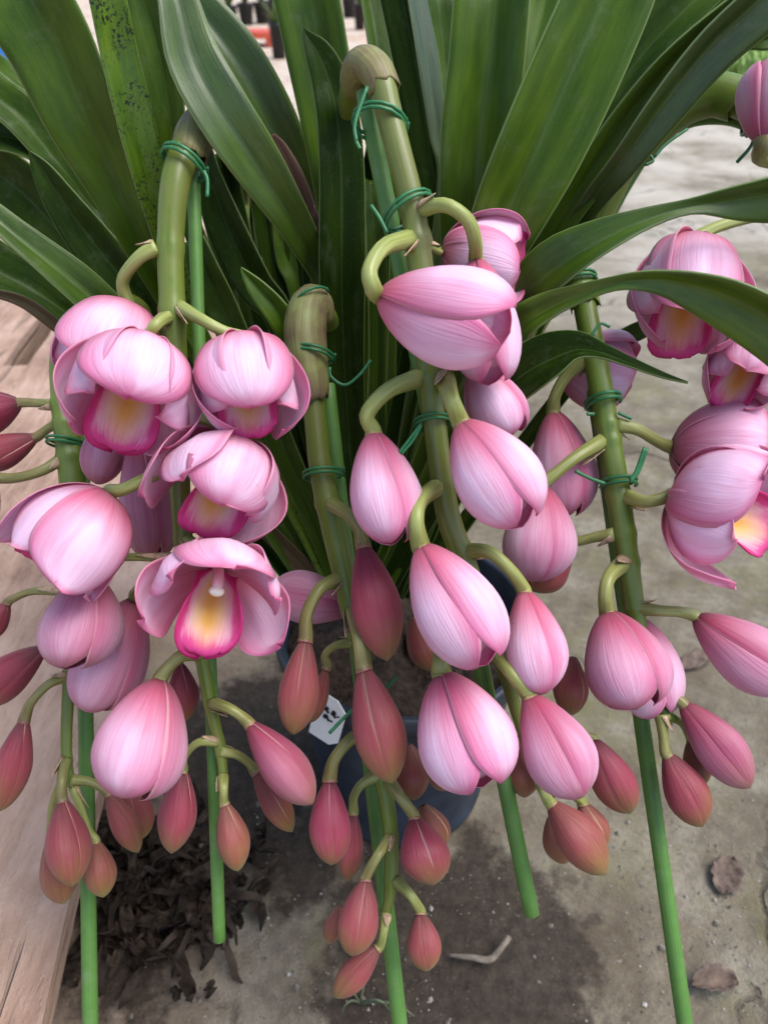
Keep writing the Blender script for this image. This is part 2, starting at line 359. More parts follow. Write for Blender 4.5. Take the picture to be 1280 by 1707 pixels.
M_COLUMN = mat_plain('column_flesh', (0.80, 0.45, 0.45), 0.4, 0.4, 0.15, 200)
M_BRACT = mat_plain('dry_bract', (0.42, 0.30, 0.19), 0.7, 0.3, 0.4, 400, 0.5)
M_WOOD, M_GROUND = mat_wood(), mat_ground()
M_POT = mat_plain('pot_plastic', (0.028, 0.036, 0.052), 0.42, 0.45, 0.35, 40, 0.15)
M_SOIL = mat_plain('bark_soil', (0.05, 0.035, 0.025), 0.9, 0.2, 0.6, 150, 0.9, 0.01)
M_DEAD = mat_plain('dead_leaf', (0.13, 0.095, 0.075), 0.8, 0.25, 0.45, 120, 0.6, 0.002)
M_LITTER = mat_plain('leaf_litter', (0.040, 0.029, 0.021), 0.9, 0.2, 0.9, 60, 0.6, 0.003)
M_TAG = mat_plain('tag_plastic', (0.78, 0.79, 0.80), 0.4, 0.4, 0.05, 60)
M_INK = mat_plain('ink', (0.02, 0.02, 0.025), 0.5, 0.3, 0.1, 60)

# ------------------------------------------------------------------ the setting
def make_ground():
    xs = np.concatenate([np.linspace(-60, -1.2, 12), np.linspace(-1.1, 1.1, 70), np.linspace(1.2, 60, 12)])
    ys = np.concatenate([np.linspace(-20, -0.4, 6), np.linspace(-0.3, 2.2, 80), np.linspace(2.4, 90, 20)])
    V = []
    for y in ys:
        for x in xs:
            z = 0.0025 * math.sin(x * 21 + 3 * math.sin(y * 9)) * math.sin(y * 17 + 1.3) + 0.0015 * math.sin(x * 63 + y * 41)
            V.append((x, y, z if abs(x) < 1.1 and -0.3 < y < 2.2 else 0.0))
    me = grid_mesh('ground', V, len(ys), len(xs))
    me.flip_normals()
    o = new_obj('ground', me, M_GROUND); o['kind'] = 'structure'
    return o
make_ground()

def plank(name, a, b, c, d, z, th, label):
    """a-b: one long edge, d-c the other (world points, near to far); top at z"""
    cx = (a + b + c + d) / 4; cx.z = z
    bm = bmesh.new(); n = 24
    top = []
    L = [a.lerp(b, i / n) for i in range(n + 1)]; Rr = [d.lerp(c, i / n) for i in range(n + 1)]
    m = 6; rows = []
    for i in range(n + 1):
        row = []
        for j in range(m + 1):
            p = L[i].lerp(Rr[i], j / m)
            e = 0.0015 * math.sin(i * 1.7 + j) if j in (0, m) else 0
            row.append(Vector((p.x - cx.x + e, p.y - cx.y, -0.002 * (j in (0, m)) + 0.0012 * math.sin(i * 0.9 + j * 1.3))))
        rows.append(row)
    tv = [[bm.verts.new(p) for p in r] for r in rows]
    bv = [[bm.verts.new((p.x, p.y, -th)) for p in r] for r in rows]
    for i in range(n):
        for j in range(m):
            bm.faces.new((tv[i][j], tv[i][j + 1], tv[i + 1][j + 1], tv[i + 1][j]))
            bm.faces.new((bv[i][j], bv[i + 1][j], bv[i + 1][j + 1], bv[i][j + 1]))
        bm.faces.new((tv[i][0], tv[i + 1][0], bv[i + 1][0], bv[i][0]))
        bm.faces.new((tv[i][m], bv[i][m], bv[i + 1][m], tv[i + 1][m]))
    for j in range(m):
        bm.faces.new((tv[0][j], bv[0][j], bv[0][j + 1], tv[0][j + 1]))
        bm.faces.new((tv[n][j], tv[n][j + 1], bv[n][j + 1], bv[n][j]))
    bmesh.ops.recalc_face_normals(bm, faces=bm.faces)
    me = bpy.data.meshes.new(name); bm.to_mesh(me); bm.free()
    o = new_obj(name, me, M_WOOD); o.location = cx
    return tag(o, label, 'plank', 'rough planks of the low bench')
ZP = 0.13
e0, e1 = G(62, 1740, ZP), G(258, 905, ZP)
dirv = (e1 - e0).normalized(); side = Vector((-dirv.y, dirv.x, 0))
g0 = G(48, 606, ZP)
wA = (g0 - e0).dot(side)
def on(s, w): return e0 + dirv * s + side * w
plank('wooden_plank', on(-0.12, 0), on(1.5, 0), on(1.5, wA), on(-0.12, wA), ZP, 0.018, 'wide pinkish weathered plank with a splintered edge beside the dark soil')
plank('wooden_plank', on(0.45, wA + 0.035), on(1.6, wA + 0.035), on(1.6, wA + 0.25), on(0.45, wA + 0.25), ZP + 0.002, 0.014, 'pale plank beyond the black gap at the edge of the view')
cr0 = (g0 - e0).dot(dirv)
plank('wooden_plank', on(cr0 - 0.16, wA + 0.001), on(cr0 - 0.004, wA + 0.001), on(cr0 - 0.004, wA + 0.24), on(cr0 - 0.16, wA + 0.24), ZP + 0.001, 0.014, 'short cross plank closing the near end of the black gap')
# bearer under the planks
for s, which in ((0.02, 'near'), (1.42, 'far')):
    a, b = on(s, 0.05), on(s, wA + 0.20)
    bm = bmesh.new(); bmesh.ops.create_cube(bm, size=1.0)
    me = bpy.data.meshes.new('bearer_block'); bm.to_mesh(me); bm.free()
    o = new_obj('bearer_block', me, M_WOOD); mid = (a + b) / 2
    o.location = (mid.x, mid.y, (ZP - 0.036) / 2); o.scale = ((b - a).length, 0.07, ZP - 0.036)
    o.rotation_euler = (0, 0, math.atan2((b - a).y, (b - a).x))
    tag(o, 'wooden bearer block on the ground under the %s end of the planks' % which, 'block', 'bearers under the planks')

for w_, lab in ((wA - 0.016, 'added unseen board that shades the black gap along its near side'), (wA + 0.051, 'added unseen board that shades the black gap along its far side')):  # unseen boards added below the planks to keep light out of the gap
    me = bpy.data.meshes.new('bearer_block'); bm = bmesh.new(); bmesh.ops.create_cube(bm, size=1.0); bm.to_mesh(me); bm.free()
    a, c = on(cr0 - 0.02, w_), on(1.35, w_); mid = (a + c) / 2
    o = new_obj('bearer_block', me, M_WOOD); o.location = (mid.x, mid.y, (ZP - 0.02) / 2); o.scale = ((c - a).length, 0.03, ZP - 0.022)
    o.rotation_euler = (0, 0, math.atan2((c - a).y, (c - a).x)); tag(o, lab, 'block', 'bearers under the planks')

# ------------------------------------------------------------------ pot, tag
POT_BASE = G(668, 1292); POT_H = 0.205
def make_pot():
    root = empty('plant_pot', POT_BASE)
    tag(root, 'dark blue black plastic nursery pot standing on the ground under the buds', 'plant pot')
    prof = [(0.0, 0.004), (0.060, 0.004), (0.068, 0.0), (0.072, 0.004), (0.073, 0.012), (0.070, 0.016), (0.086, 0.15), (0.0905, 0.188)]
    n = 56
    V = [(r * math.cos(2 * math.pi * j / n), r * math.sin(2 * math.pi * j / n), z) for r, z in prof for j in range(n)]
    new_obj('pot_wall', grid_mesh('pot_wall', V, len(prof), n, closed_v=True), M_POT, root)
    rim = [(0.0905, 0.186), (0.0965, 0.187), (0.098, 0.191), (0.098, POT_H - 0.002), (0.0965, POT_H), (0.0925, POT_H), (0.0915, POT_H - 0.002), (0.088, 0.165)]
    V = [(r * math.cos(2 * math.pi * j / n), r * math.sin(2 * math.pi * j / n), z) for r, z in rim for j in range(n)]
    new_obj('rim', grid_mesh('rim', V, len(rim), n, closed_v=True), M_POT, root)
    V = []
    for i in range(9):
        for j in range(40):
            r = 0.0885 * (i / 8); a = 2 * math.pi * j / 40
            V.append((r * math.cos(a), r * math.sin(a), 0.178 + 0.006 * math.sin(9 * r * 60 + 5 * a) * (i < 8)))
    o = new_obj('potting_mix', grid_mesh('potting_mix', V, 9, 40, closed_v=True), M_SOIL, root)
make_pot()
def box_mesh(name, sx, sy, sz, bev=0.0):
    bm = bmesh.new(); bmesh.ops.create_cube(bm, size=1.0)
    for v in bm.verts: v.co = Vector((v.co.x * sx, v.co.y * sy, v.co.z * sz))
    if bev: bmesh.ops.bevel(bm, geom=list(bm.edges), offset=bev, segments=2, affect='EDGES', profile=0.7)
    me = bpy.data.meshes.new(name); bm.to_mesh(me); bm.free(); return me
def frame_obj(o, loc, right, up, toward):
    m = Matrix((right.normalized(), up.normalized(), toward.normalized())).transposed().to_4x4()
    m.translation = loc; o.matrix_world = m
def make_tag():
    # white plastic label hanging on the pot's front, with a scribble of black handwriting
    root = empty('plant_label')
    tag(root, 'small white plastic plant label with black handwriting on the dark pot', 'label')
    w, h = 0.0225, 0.039
    bm = bmesh.new()
    out = [(-w/2, -h/2), (w/2 - .006, -h/2), (w/2, -h/2 + .006), (w/2, h/2 - .007), (w/2 - .008, h/2), (-w/2 + .004, h/2), (-w/2, h/2 - .004)]
    f = [bm.verts.new((x, y, 0.0)) for x, y in out]; b = [bm.verts.new((x, y, -0.0007)) for x, y in out]
    bm.faces.new(f); bm.faces.new(b[::-1])
    for i in range(len(out)):
        k = (i + 1) % len(out); bm.faces.new((f[i], b[i], b[k], f[k]))
    me = bpy.data.meshes.new('card'); bm.to_mesh(me); bm.free()
    new_obj('card', me, M_TAG, root)
    strokes = [((a[0], a[1] * .62 + .05), (c[0], c[1] * .62 + .05)) for a, c in [[(-.4, .62), (-.1, .72)], [(-.25, .8), (-.3, .45)], [(-.3, .6), (-.05, .42)], [(.12, .7), (.42, .62)], [(.3, .8), (.16, .42)], [(.2, .55), (.46, .38)], [(.55, .6), (.62, .52)],
               [(-.35, .12), (0.0, .16)], [(-.1, .25), (-.3, -.08)], [(-.12, .08), (.12, -.08)], [(.2, .05), (.26, -.06)]]]
    bm = bmesh.new()
    for (x0, y0), (x1, y1) in strokes:
        a, c = Vector((x0 * w / 2, y0 * h / 2, .0004)), Vector((x1 * w / 2, y1 * h / 2, .0004))
        n = (c - a).cross(Vector((0, 0, 1))).normalized() * 0.0011
        vs = [bm.verts.new(q) for q in (a + n, a - n, c - n, c + n)]; bm.faces.new(vs)
    bmesh.ops.recalc_face_normals(bm, faces=bm.faces)
    me = bpy.data.meshes.new('handwriting'); bm.to_mesh(me); bm.free()
    new_obj('handwriting', me, M_INK, root)
    a = R_(-120); n = Vector((math.cos(a), math.sin(a), 0.22)).normalized()
    loc = POT_BASE + Vector((0.1045 * math.cos(a), 0.1045 * math.sin(a), 0.199))
    rt = Vector((0, 0, 1)).cross(n).normalized(); up = n.cross(rt)
    c, k = math.cos(R_(-8)), math.sin(R_(-8))
    frame_obj(root, loc, rt * c + up * k, up * c - rt * k, n)
make_tag()

# ------------------------------------------------------------------ leaves
PLANT = empty('orchid_plant', POT_BASE + Vector((0, 0, 0.18)))
tag(PLANT, 'orchid plant with a thick fan of long strap shaped green leaves', 'orchid')
def leaf(pts, tone=0.4, twist=0.0, fold=0.22, base=True, dry=0.0, spots=0.0, rows=34, name='leaf', gloss=None):
    pts = [list(p) for p in pts]; fold = fold * 1.7
    if gloss is None: gloss = .05 + .36 * tone
    if base:
        x, y, w, d = pts[-1]
        bx = 610 + (x - 610) * 0.18 + random.uniform(-25, 25)
        if y < 760: pts.append([x + (bx - x) * 0.55, y + (985 - y) * 0.55, max(26, w * 0.8), d + (0.545 - d) * 0.6])
        pts.append([bx, 990, 34, 0.56])
    s = catmull(pts, rows)
    W = np.array([tuple(P(q[0], q[1], q[3])) for q in s])
    T = np.gradient(W, axis=0); T /= np.linalg.norm(T, axis=1)[:, None]
    tw = np.radians(np.interp(np.linspace(0, 1, rows), [0, 1] if not isinstance(twist, (list, tuple)) else np.linspace(0, 1, len(twist)), [twist, twist * 0.4] if not isinstance(twist, (list, tuple)) else twist))
    V = []; nv = 11
    ph = random.uniform(0, 6)
    for i in range(rows):
        view = W[i] - np.array(C0); view /= np.linalg.norm(view)
        sd_ = np.cross(T[i], view); sd_ /= np.linalg.norm(sd_)
        nn = np.cross(sd_, T[i])
        if np.dot(nn, view) > 0: nn = -nn
        c, si = math.cos(tw[i]), math.sin(tw[i])
        s2 = sd_ * c + nn * si; n2 = nn * c - sd_ * si
        hw = max(s[i][2], 1.0) * 0.5 * s[i][3] / FPX / max(abs(c), 0.45)
        for j in range(nv):
            v = -1 + 2 * j / (nv - 1)
            z = fold * hw * (abs(v) ** 1.15 - 0.5) - 0.10 * fold * hw * math.cos(v * 4.5) + 0.015 * hw * math.sin(i * 0.7 + ph) * v
            V.append(W[i] + s2 * (hw * v) + n2 * z)
    me = grid_mesh(name, V, rows, nv)
    o = new_obj(name, me, M_LEAF)
    fix_parent(o, PLANT)
    o['tone'] = float(tone); o['dry'] = float(dry); o['spots'] = float(spots); o['gloss'] = float(gloss)
    return solid(o, 0.0009)
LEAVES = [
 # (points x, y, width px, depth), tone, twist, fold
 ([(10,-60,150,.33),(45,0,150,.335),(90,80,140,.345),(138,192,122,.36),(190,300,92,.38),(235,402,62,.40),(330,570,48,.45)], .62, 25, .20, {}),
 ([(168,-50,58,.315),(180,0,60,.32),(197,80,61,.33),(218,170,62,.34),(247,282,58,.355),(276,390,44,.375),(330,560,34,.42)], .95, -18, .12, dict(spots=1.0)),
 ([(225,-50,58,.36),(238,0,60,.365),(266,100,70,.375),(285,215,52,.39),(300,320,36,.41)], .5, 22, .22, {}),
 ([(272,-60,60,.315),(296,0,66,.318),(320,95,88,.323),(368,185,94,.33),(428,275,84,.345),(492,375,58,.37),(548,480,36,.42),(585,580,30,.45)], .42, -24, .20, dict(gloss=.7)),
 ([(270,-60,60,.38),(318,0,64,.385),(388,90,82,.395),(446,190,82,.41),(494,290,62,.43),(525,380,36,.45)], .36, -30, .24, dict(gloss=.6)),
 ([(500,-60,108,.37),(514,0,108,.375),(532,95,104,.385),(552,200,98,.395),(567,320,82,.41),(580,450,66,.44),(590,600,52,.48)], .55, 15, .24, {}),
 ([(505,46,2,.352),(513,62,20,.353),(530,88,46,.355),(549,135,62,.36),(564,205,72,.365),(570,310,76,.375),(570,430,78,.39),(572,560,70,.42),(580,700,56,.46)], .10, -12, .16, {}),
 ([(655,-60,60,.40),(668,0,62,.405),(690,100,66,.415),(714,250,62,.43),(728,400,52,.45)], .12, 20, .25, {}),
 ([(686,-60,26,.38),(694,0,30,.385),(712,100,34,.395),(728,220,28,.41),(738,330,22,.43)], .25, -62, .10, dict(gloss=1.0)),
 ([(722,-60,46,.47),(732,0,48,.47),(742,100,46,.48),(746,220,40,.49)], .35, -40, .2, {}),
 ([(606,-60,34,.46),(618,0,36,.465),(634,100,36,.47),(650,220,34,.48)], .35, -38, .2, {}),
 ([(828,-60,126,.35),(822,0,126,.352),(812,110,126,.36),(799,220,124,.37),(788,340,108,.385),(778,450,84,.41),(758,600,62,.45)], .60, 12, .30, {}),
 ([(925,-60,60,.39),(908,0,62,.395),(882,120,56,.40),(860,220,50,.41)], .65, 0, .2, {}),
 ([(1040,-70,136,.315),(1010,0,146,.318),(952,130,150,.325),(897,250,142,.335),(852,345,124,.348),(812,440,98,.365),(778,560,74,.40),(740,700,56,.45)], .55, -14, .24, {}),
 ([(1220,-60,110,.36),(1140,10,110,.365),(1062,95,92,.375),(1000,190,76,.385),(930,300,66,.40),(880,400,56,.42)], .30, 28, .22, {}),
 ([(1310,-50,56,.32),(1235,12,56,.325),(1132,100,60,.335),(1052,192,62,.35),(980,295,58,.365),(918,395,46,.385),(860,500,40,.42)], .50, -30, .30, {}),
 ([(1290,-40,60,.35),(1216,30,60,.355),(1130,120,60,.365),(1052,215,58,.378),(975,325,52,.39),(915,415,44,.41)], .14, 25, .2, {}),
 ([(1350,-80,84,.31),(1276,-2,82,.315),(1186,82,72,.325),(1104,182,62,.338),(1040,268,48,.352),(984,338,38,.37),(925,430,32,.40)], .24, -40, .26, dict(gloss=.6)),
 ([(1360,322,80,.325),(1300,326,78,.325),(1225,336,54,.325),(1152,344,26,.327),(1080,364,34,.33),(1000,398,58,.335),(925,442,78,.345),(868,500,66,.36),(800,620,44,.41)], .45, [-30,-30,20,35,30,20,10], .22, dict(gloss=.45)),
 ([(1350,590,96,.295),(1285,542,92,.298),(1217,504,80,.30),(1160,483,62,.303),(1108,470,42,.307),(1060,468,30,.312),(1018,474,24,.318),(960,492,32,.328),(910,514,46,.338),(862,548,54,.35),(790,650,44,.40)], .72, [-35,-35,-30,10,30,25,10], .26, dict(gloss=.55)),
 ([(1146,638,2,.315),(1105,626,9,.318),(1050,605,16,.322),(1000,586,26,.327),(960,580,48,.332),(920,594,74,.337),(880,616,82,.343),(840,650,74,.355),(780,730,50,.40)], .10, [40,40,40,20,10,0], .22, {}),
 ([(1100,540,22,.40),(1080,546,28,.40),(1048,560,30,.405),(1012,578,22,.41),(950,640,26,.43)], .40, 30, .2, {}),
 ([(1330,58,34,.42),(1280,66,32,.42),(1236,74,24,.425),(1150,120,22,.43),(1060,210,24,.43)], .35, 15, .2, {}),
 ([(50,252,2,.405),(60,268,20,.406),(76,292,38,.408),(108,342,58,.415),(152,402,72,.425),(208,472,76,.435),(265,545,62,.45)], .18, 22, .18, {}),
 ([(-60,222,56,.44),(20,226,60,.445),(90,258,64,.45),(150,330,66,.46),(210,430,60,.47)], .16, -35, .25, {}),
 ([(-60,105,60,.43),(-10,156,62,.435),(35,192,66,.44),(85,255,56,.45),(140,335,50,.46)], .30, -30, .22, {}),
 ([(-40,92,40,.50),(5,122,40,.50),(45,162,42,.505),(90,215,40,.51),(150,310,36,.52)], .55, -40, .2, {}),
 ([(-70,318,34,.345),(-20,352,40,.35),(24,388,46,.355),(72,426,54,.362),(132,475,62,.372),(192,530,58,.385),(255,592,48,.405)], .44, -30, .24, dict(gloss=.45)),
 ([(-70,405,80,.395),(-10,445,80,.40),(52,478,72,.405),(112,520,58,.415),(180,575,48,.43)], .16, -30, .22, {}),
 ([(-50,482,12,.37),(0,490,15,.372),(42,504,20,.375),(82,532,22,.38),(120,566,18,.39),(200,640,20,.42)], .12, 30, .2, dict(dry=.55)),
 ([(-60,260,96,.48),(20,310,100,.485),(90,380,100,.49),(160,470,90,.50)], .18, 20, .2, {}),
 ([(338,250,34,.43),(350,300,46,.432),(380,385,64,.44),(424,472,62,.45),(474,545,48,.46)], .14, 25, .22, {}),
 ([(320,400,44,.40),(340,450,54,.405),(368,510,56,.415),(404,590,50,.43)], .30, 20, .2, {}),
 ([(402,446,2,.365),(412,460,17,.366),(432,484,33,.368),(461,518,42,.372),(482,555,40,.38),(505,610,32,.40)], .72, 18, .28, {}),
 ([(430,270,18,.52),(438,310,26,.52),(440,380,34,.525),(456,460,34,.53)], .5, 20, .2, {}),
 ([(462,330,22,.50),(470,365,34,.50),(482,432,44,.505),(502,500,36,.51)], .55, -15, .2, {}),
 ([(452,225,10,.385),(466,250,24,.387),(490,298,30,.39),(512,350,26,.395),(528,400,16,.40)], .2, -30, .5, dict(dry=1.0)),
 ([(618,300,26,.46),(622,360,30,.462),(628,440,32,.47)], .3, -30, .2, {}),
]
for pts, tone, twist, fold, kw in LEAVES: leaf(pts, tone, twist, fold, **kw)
# crowded leaf bases in the fan's heart, coloured dark to stand for shade
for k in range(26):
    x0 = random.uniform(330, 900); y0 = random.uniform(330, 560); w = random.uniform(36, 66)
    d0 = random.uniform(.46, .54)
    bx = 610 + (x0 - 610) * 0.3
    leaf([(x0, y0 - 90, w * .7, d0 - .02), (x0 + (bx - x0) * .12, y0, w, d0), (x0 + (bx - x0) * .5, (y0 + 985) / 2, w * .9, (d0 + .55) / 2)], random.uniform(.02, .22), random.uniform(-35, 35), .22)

# ------------------------------------------------------------------ flowers
CR = np.array([(.14,0,.17),(.31,.06,.39),(.58,.20,.73),(.84,.40,1.05),(.98,.58,1.22),(.95,.74,1.19),(.70,.88,.88),(.34,.965,.43),(.03,1.0,.05)])
OP = np.array([(.14,0,.17),(.38,.05,.46),(.70,.18,.80),(.97,.38,1.02),(1.10,.60,1.08),(1.08,.78,1.02),(1.00,.90,.84),(.90,.972,.55),(.84,1.0,.10)])
CRY = np.array([(.16,0,.20),(.34,.06,.43),(.61,.20,.77),(.86,.37,1.08),(.98,.52,1.22),(.94,.67,1.18),(.72,.82,.90),(.40,.93,.50),(.03,1.0,.05)])
CR_ = catmull(CR, 22); CRY_ = catmull(CRY, 22); OP_ = catmull(OP, 22)
FW = catmull(np.array([(.17,),(.40,),(.68,),(.90,),(1.0,),(.93,),(.70,),(.36,),(.02,)]), 22)[:, 0]
AW = catmull(np.array([(.18,),(.40,),(.74,),(1.06,),(1.20,),(1.12,),(.78,),(.36,),(.02,)]), 22)[:, 0]
def organ(name, mat, parent, R, L, theta, o=0.0, scale=1.0, wscale=1.0, tilt=0.0, imb=0.012, rip=0.02, nv=17, bend=(0, 0), blade=False, cup=1.0, curl=0.0, young=0.0, th=.0006):
    """one sepal or petal in the flower's own frame; blade: the freer, pointed shape it has in an open flower"""
    ow = min(1.2, max(0.0, (o - .38) / .45))
    C_ = CR_ + (CRY_ - CR_) * young
    prof = C_ + (OP_ - C_) * np.array([o, o, ow])
    if blade: prof = np.column_stack([prof[:, 0], prof[:, 1], FW])
    elif o > .1: prof = np.column_stack([prof[:, 0], prof[:, 1], prof[:, 2] + (AW - prof[:, 2]) * min(1, o * 2.2)])
    V = []; ph = random.uniform(0, 6.3); ph2 = random.uniform(0, 6.3); nu = len(prof)
    ct, st = math.cos(tilt), math.sin(tilt)
    cth, sth = math.cos(theta), math.sin(theta)
    for i, (rho, ze, w) in enumerate(prof):
        u = i / (nu - 1)
        rho = rho * scale; w = w * wscale * scale
        Rc = rho * .84 + (0.42 + 0.55 * rho - rho * .84) * min(ow, 1.1)
        if blade: Rc = (.30 + .75 * math.sin(math.pi * min(1, .15 + .75 * u))) / cup
        Rc = max(Rc, 0.02)
        for j in range(nv):
            v = -1 + 2 * j / (nv - 1)
            ph_ = min(max(w * v / Rc, -2.6), 2.6)
            x = rho - Rc * (1 - math.cos(ph_)); y = Rc * math.sin(ph_)
            keel = 0.025 * math.exp(-(v / 0.2) ** 2) * math.sin(math.pi * u)
            rp = (rip * (0.2 + o)) * (v * v) * math.sin(6.5 * u + 2.4 * (1 if v > 0 else -1) + ph) * u
            lump = 0.016 * math.sin(5 * u + ph2) * math.sin(2.6 * v + ph) * math.sin(math.pi * u)
            rr = keel + imb * v * math.sin(math.pi * min(1, u * 1.15 + .05)) + rp + lump + curl * abs(v) ** 3 * math.sin(math.pi * min(1, u * .9))
            n = math.hypot(x - (rho - Rc), y) + 1e-6
            x += rr * (x - (rho - Rc)) / n; y += rr * y / n
            z = ze * L / R * scale ** 0.5
            if blade: x += .35 * curl * max(0, u - .7) * 3
            x2 = x * ct + z * st; z2 = -x * st + z * ct
            tz = (z2 * R / L) ** 2
            V.append((R * (x2 * cth - y * sth + bend[0] * tz), R * (x2 * sth + y * cth + bend[1] * tz), R * z2))
    ob = new_obj(name, grid_mesh(name, V, nu, nv), mat, parent)
    return solid(ob, th, -1.0)
def lip(parent, R, L, drop=0.0):
    pr = np.array([(.04,.05,.16),(.24,.16,.48),(.44,.32,.90),(.60,.50,1.12),(.71,.67,1.08),(.82,.82,1.00),(.96,.93,.86),(1.10,.96,.56),(1.19,.91,.06)])
    prof = catmull(pr, 24); nv = 21; V = []; ph = random.uniform(0, 6)
    for i, (rho, ze, w) in enumerate(prof):
        u = i / 23; rho *= .86; Rc = 0.42 + 0.75 * max(0, u - .25) ** 1.5
        for j in range(nv):
            v = -1 + 2 * j / (nv - 1); a = min(max(w * .92 * v / Rc, -2.2), 2.2)
            x = rho - Rc * (1 - math.cos(a)); y = Rc * math.sin(a)
            ruf = (v * v) ** 1.5 * u ** 1.5
            x += 0.13 * math.sin(9 * v + ph + 4 * u) * ruf
            z = ze * L / R * .98 + 0.07 * math.sin(12 * v + ph) * ruf + .05 * math.sin(8 * v + ph) * max(0, u - .8) * 4
            x -= 0.05 * math.exp(-((abs(v) - .13) / .06) ** 2) * math.sin(math.pi * min(1, u * 1.3))    # the two keels
            V.append((-R * x, -R * y, R * z))
    ob = new_obj('lip', grid_mesh('lip', V, 24, nv), M_LIP, parent)
    solid(ob, 0.0008, -1.0)
    z0 = L / R
    pts = [(R * a, 0, R * b * z0) for a, b in ((.02, .02), (.18, .2), (.30, .4), (.33, .55), (0.27, .64))]
    co = new_obj('column', tube_mesh('column', pts, [R * .10, R * .12, R * .11, R * .11, R * .10], 12, 10), M_COLUMN, parent)
    bm = bmesh.new(); bmesh.ops.create_uvsphere(bm, u_segments=12, v_segments=8, radius=R * .135)
    for q in bm.verts: q.co = Vector((q.co.x * .8 + R * .23, q.co.y * 1.15, q.co.z * .8 + R * .66 * z0))
    me = bpy.data.meshes.new('anther_cap'); bm.to_mesh(me); bm.free()
    me.polygons.foreach_set('use_smooth', [True] * len(me.polygons))
    new_obj('anther_cap', me, M_CAP, parent)
def bloom(spike, base, tip, w, ripe, open_=0.0, toward=0.0, roll=0.0, ped=None, dd=0.0, pale=0.0, full=False, rose=0.6, pw=15, tilt=0.0, lat=None):
    """one bud or flower: base and tip pixels, width, depth offset from its spike"""
    sp = SPIKES[spike]; root = sp['root']
    att = ped[0] if ped else base
    ds = depth_on(spike, att[1])
    db = ds + dd
    toward *= (.75 if full else 1)
    B = P(base[0], base[1], db); Tp = P(tip[0], tip[1], db - toward)
    axis = (Tp - B); L = axis.length; axis.normalize()
    Rr = w * 0.5 * (db - toward * .5) / FPX
    Rr *= (1 / 1.08 if open_ > 0.5 else .94)
    if .12 < open_ < .35 and not full: open_ *= 1.9
    view = (C0 - B).normalized()
    dors = (view - axis * view.dot(axis)).normalized()
    dors = Quaternion(axis, R_(roll)) @ dors
    kind = 'flower' if open_ > 0.12 else 'bud'
    e = empty(kind, B)
    m = Matrix((dors, axis.cross(dors), axis)).transposed().to_4x4(); m.translation = B
    e.matrix_world = m
    fix_parent_keep(e, root, m)
    parts = []; bend = (random.uniform(-.2, .2), random.uniform(-.2, .2)); yv = random.uniform(.4, 1.25); yr = random.uniform(-.18, .10)
    t3 = [0, 2 * math.pi / 3, -2 * math.pi / 3]
    lat = lat if lat is not None else 0.0
    for k, th in enumerate(t3):
        o = open_ * random.uniform(.88, 1.12)
        tl = tilt if k == 0 else lat
        if full:
            parts.append(organ('sepal', M_PET, e, Rr, L, th + (0 if k == 0 else R_(random.uniform(-8, 8))), o, 1.0, 1.04 if k == 0 else .80, R_(tl + random.uniform(-3, 3)), .0, .10, bend=bend, blade=True, cup=1.0 if k == 0 else .85, curl=random.uniform(-.04, .07), th=.0004))
        else:
            parts.append(organ('sepal', M_PET, e, Rr, L, th, o, 1.0, 1.0 + random.uniform(-.04, .04), R_(tl), .024, .05, bend=bend, th=.0004, young=yv if ripe < .6 else yv * .4))
    for p_ in parts: p_['pale'] = float(max(0, pale + random.uniform(-.14, .14) * (ripe > .6))); p_['ripe'] = float(min(1, max(0, ripe + (random.uniform(-.07, .07) if ripe > .6 else yr + random.uniform(-.04, .04)))))
    if open_ > 0.12:
        for k in (-1, 1):
            if full: q = organ('petal', M_PET, e, Rr, L, k * R_(64 + random.uniform(-6, 6)), open_ * .9, .86, .82, R_(lat * .6 + random.uniform(-4, 4)), .0, .12, bend=bend, blade=True, cup=.9, curl=random.uniform(.0, .13), th=.0004)
            else: q = organ('petal', M_PET, e, Rr, L, k * R_(60), open_ * .9, .82, .96, R_(0), .006, .07, bend=bend, young=yv * .4)
            q['pale'] = float(pale + (.55 if full else 1.2)); q['ripe'] = float(ripe)
    if full: lip(e, Rr * .93, L * .97)
    # pedicel
    if ped is None: return e
    sp['nodes'].append(ped[0][1])
    n = len(ped); pts = []
    inv = m.inverted()
    for i, q in enumerate(ped):
        f = i / n
        bul = (q[2] if len(q) > 2 else 0.0) if i else 0.0015        # starts inside the stem
        pts.append(inv @ P(q[0], q[1], ds + (db - ds) * f ** .8 - bul))
    pts += [Vector((0, 0, -0.001)), Vector((0, 0, 0.05 * L))]
    r0 = pw * .43 * ds / FPX
    rad = np.interp(np.linspace(0, 1, len(pts)), [0, .12, .5, .85, 1], [r0 * 1.25, r0, r0 * .95, r0 * 1.2, r0 * 1.25])
    ob = new_obj('pedicel', tube_mesh('pedicel', pts, rad, 18, 10, 0.06, 6), M_PED, e)
    ob['rose'] = float(rose)
    # papery bract in the axil
    if random.random() < 0.88:
        a, b = pts[0], pts[1]; ax = (b - a); ln = min(ax.length * 1.1, 0.024); ax.normalize()
        s = ax.orthogonal().normalized(); s2 = ax.cross(s); V = []; off = random.uniform(0, 6)
        for i in range(5):
            u = i / 4
            for j in range(7):
                t = off + (-1.1 + 2.2 * j / 6) * (1 - u * .95)
                r = r0 * (1.32 + .55 * u * u)
                V.append(a + ax * (ln * (.05 + .7 * u)) + s * (r * math.cos(t)) + s2 * (r * math.sin(t)))
        solid(new_obj('bract', grid_mesh('bract', V, 5, 7), M_BRACT, e), 0.0004)
    return e
def fix_parent_keep(child, parent, m):
    child.parent = parent
    child.matrix_parent_inverse = parent.matrix_basis.inverted()
    child.matrix_basis = m

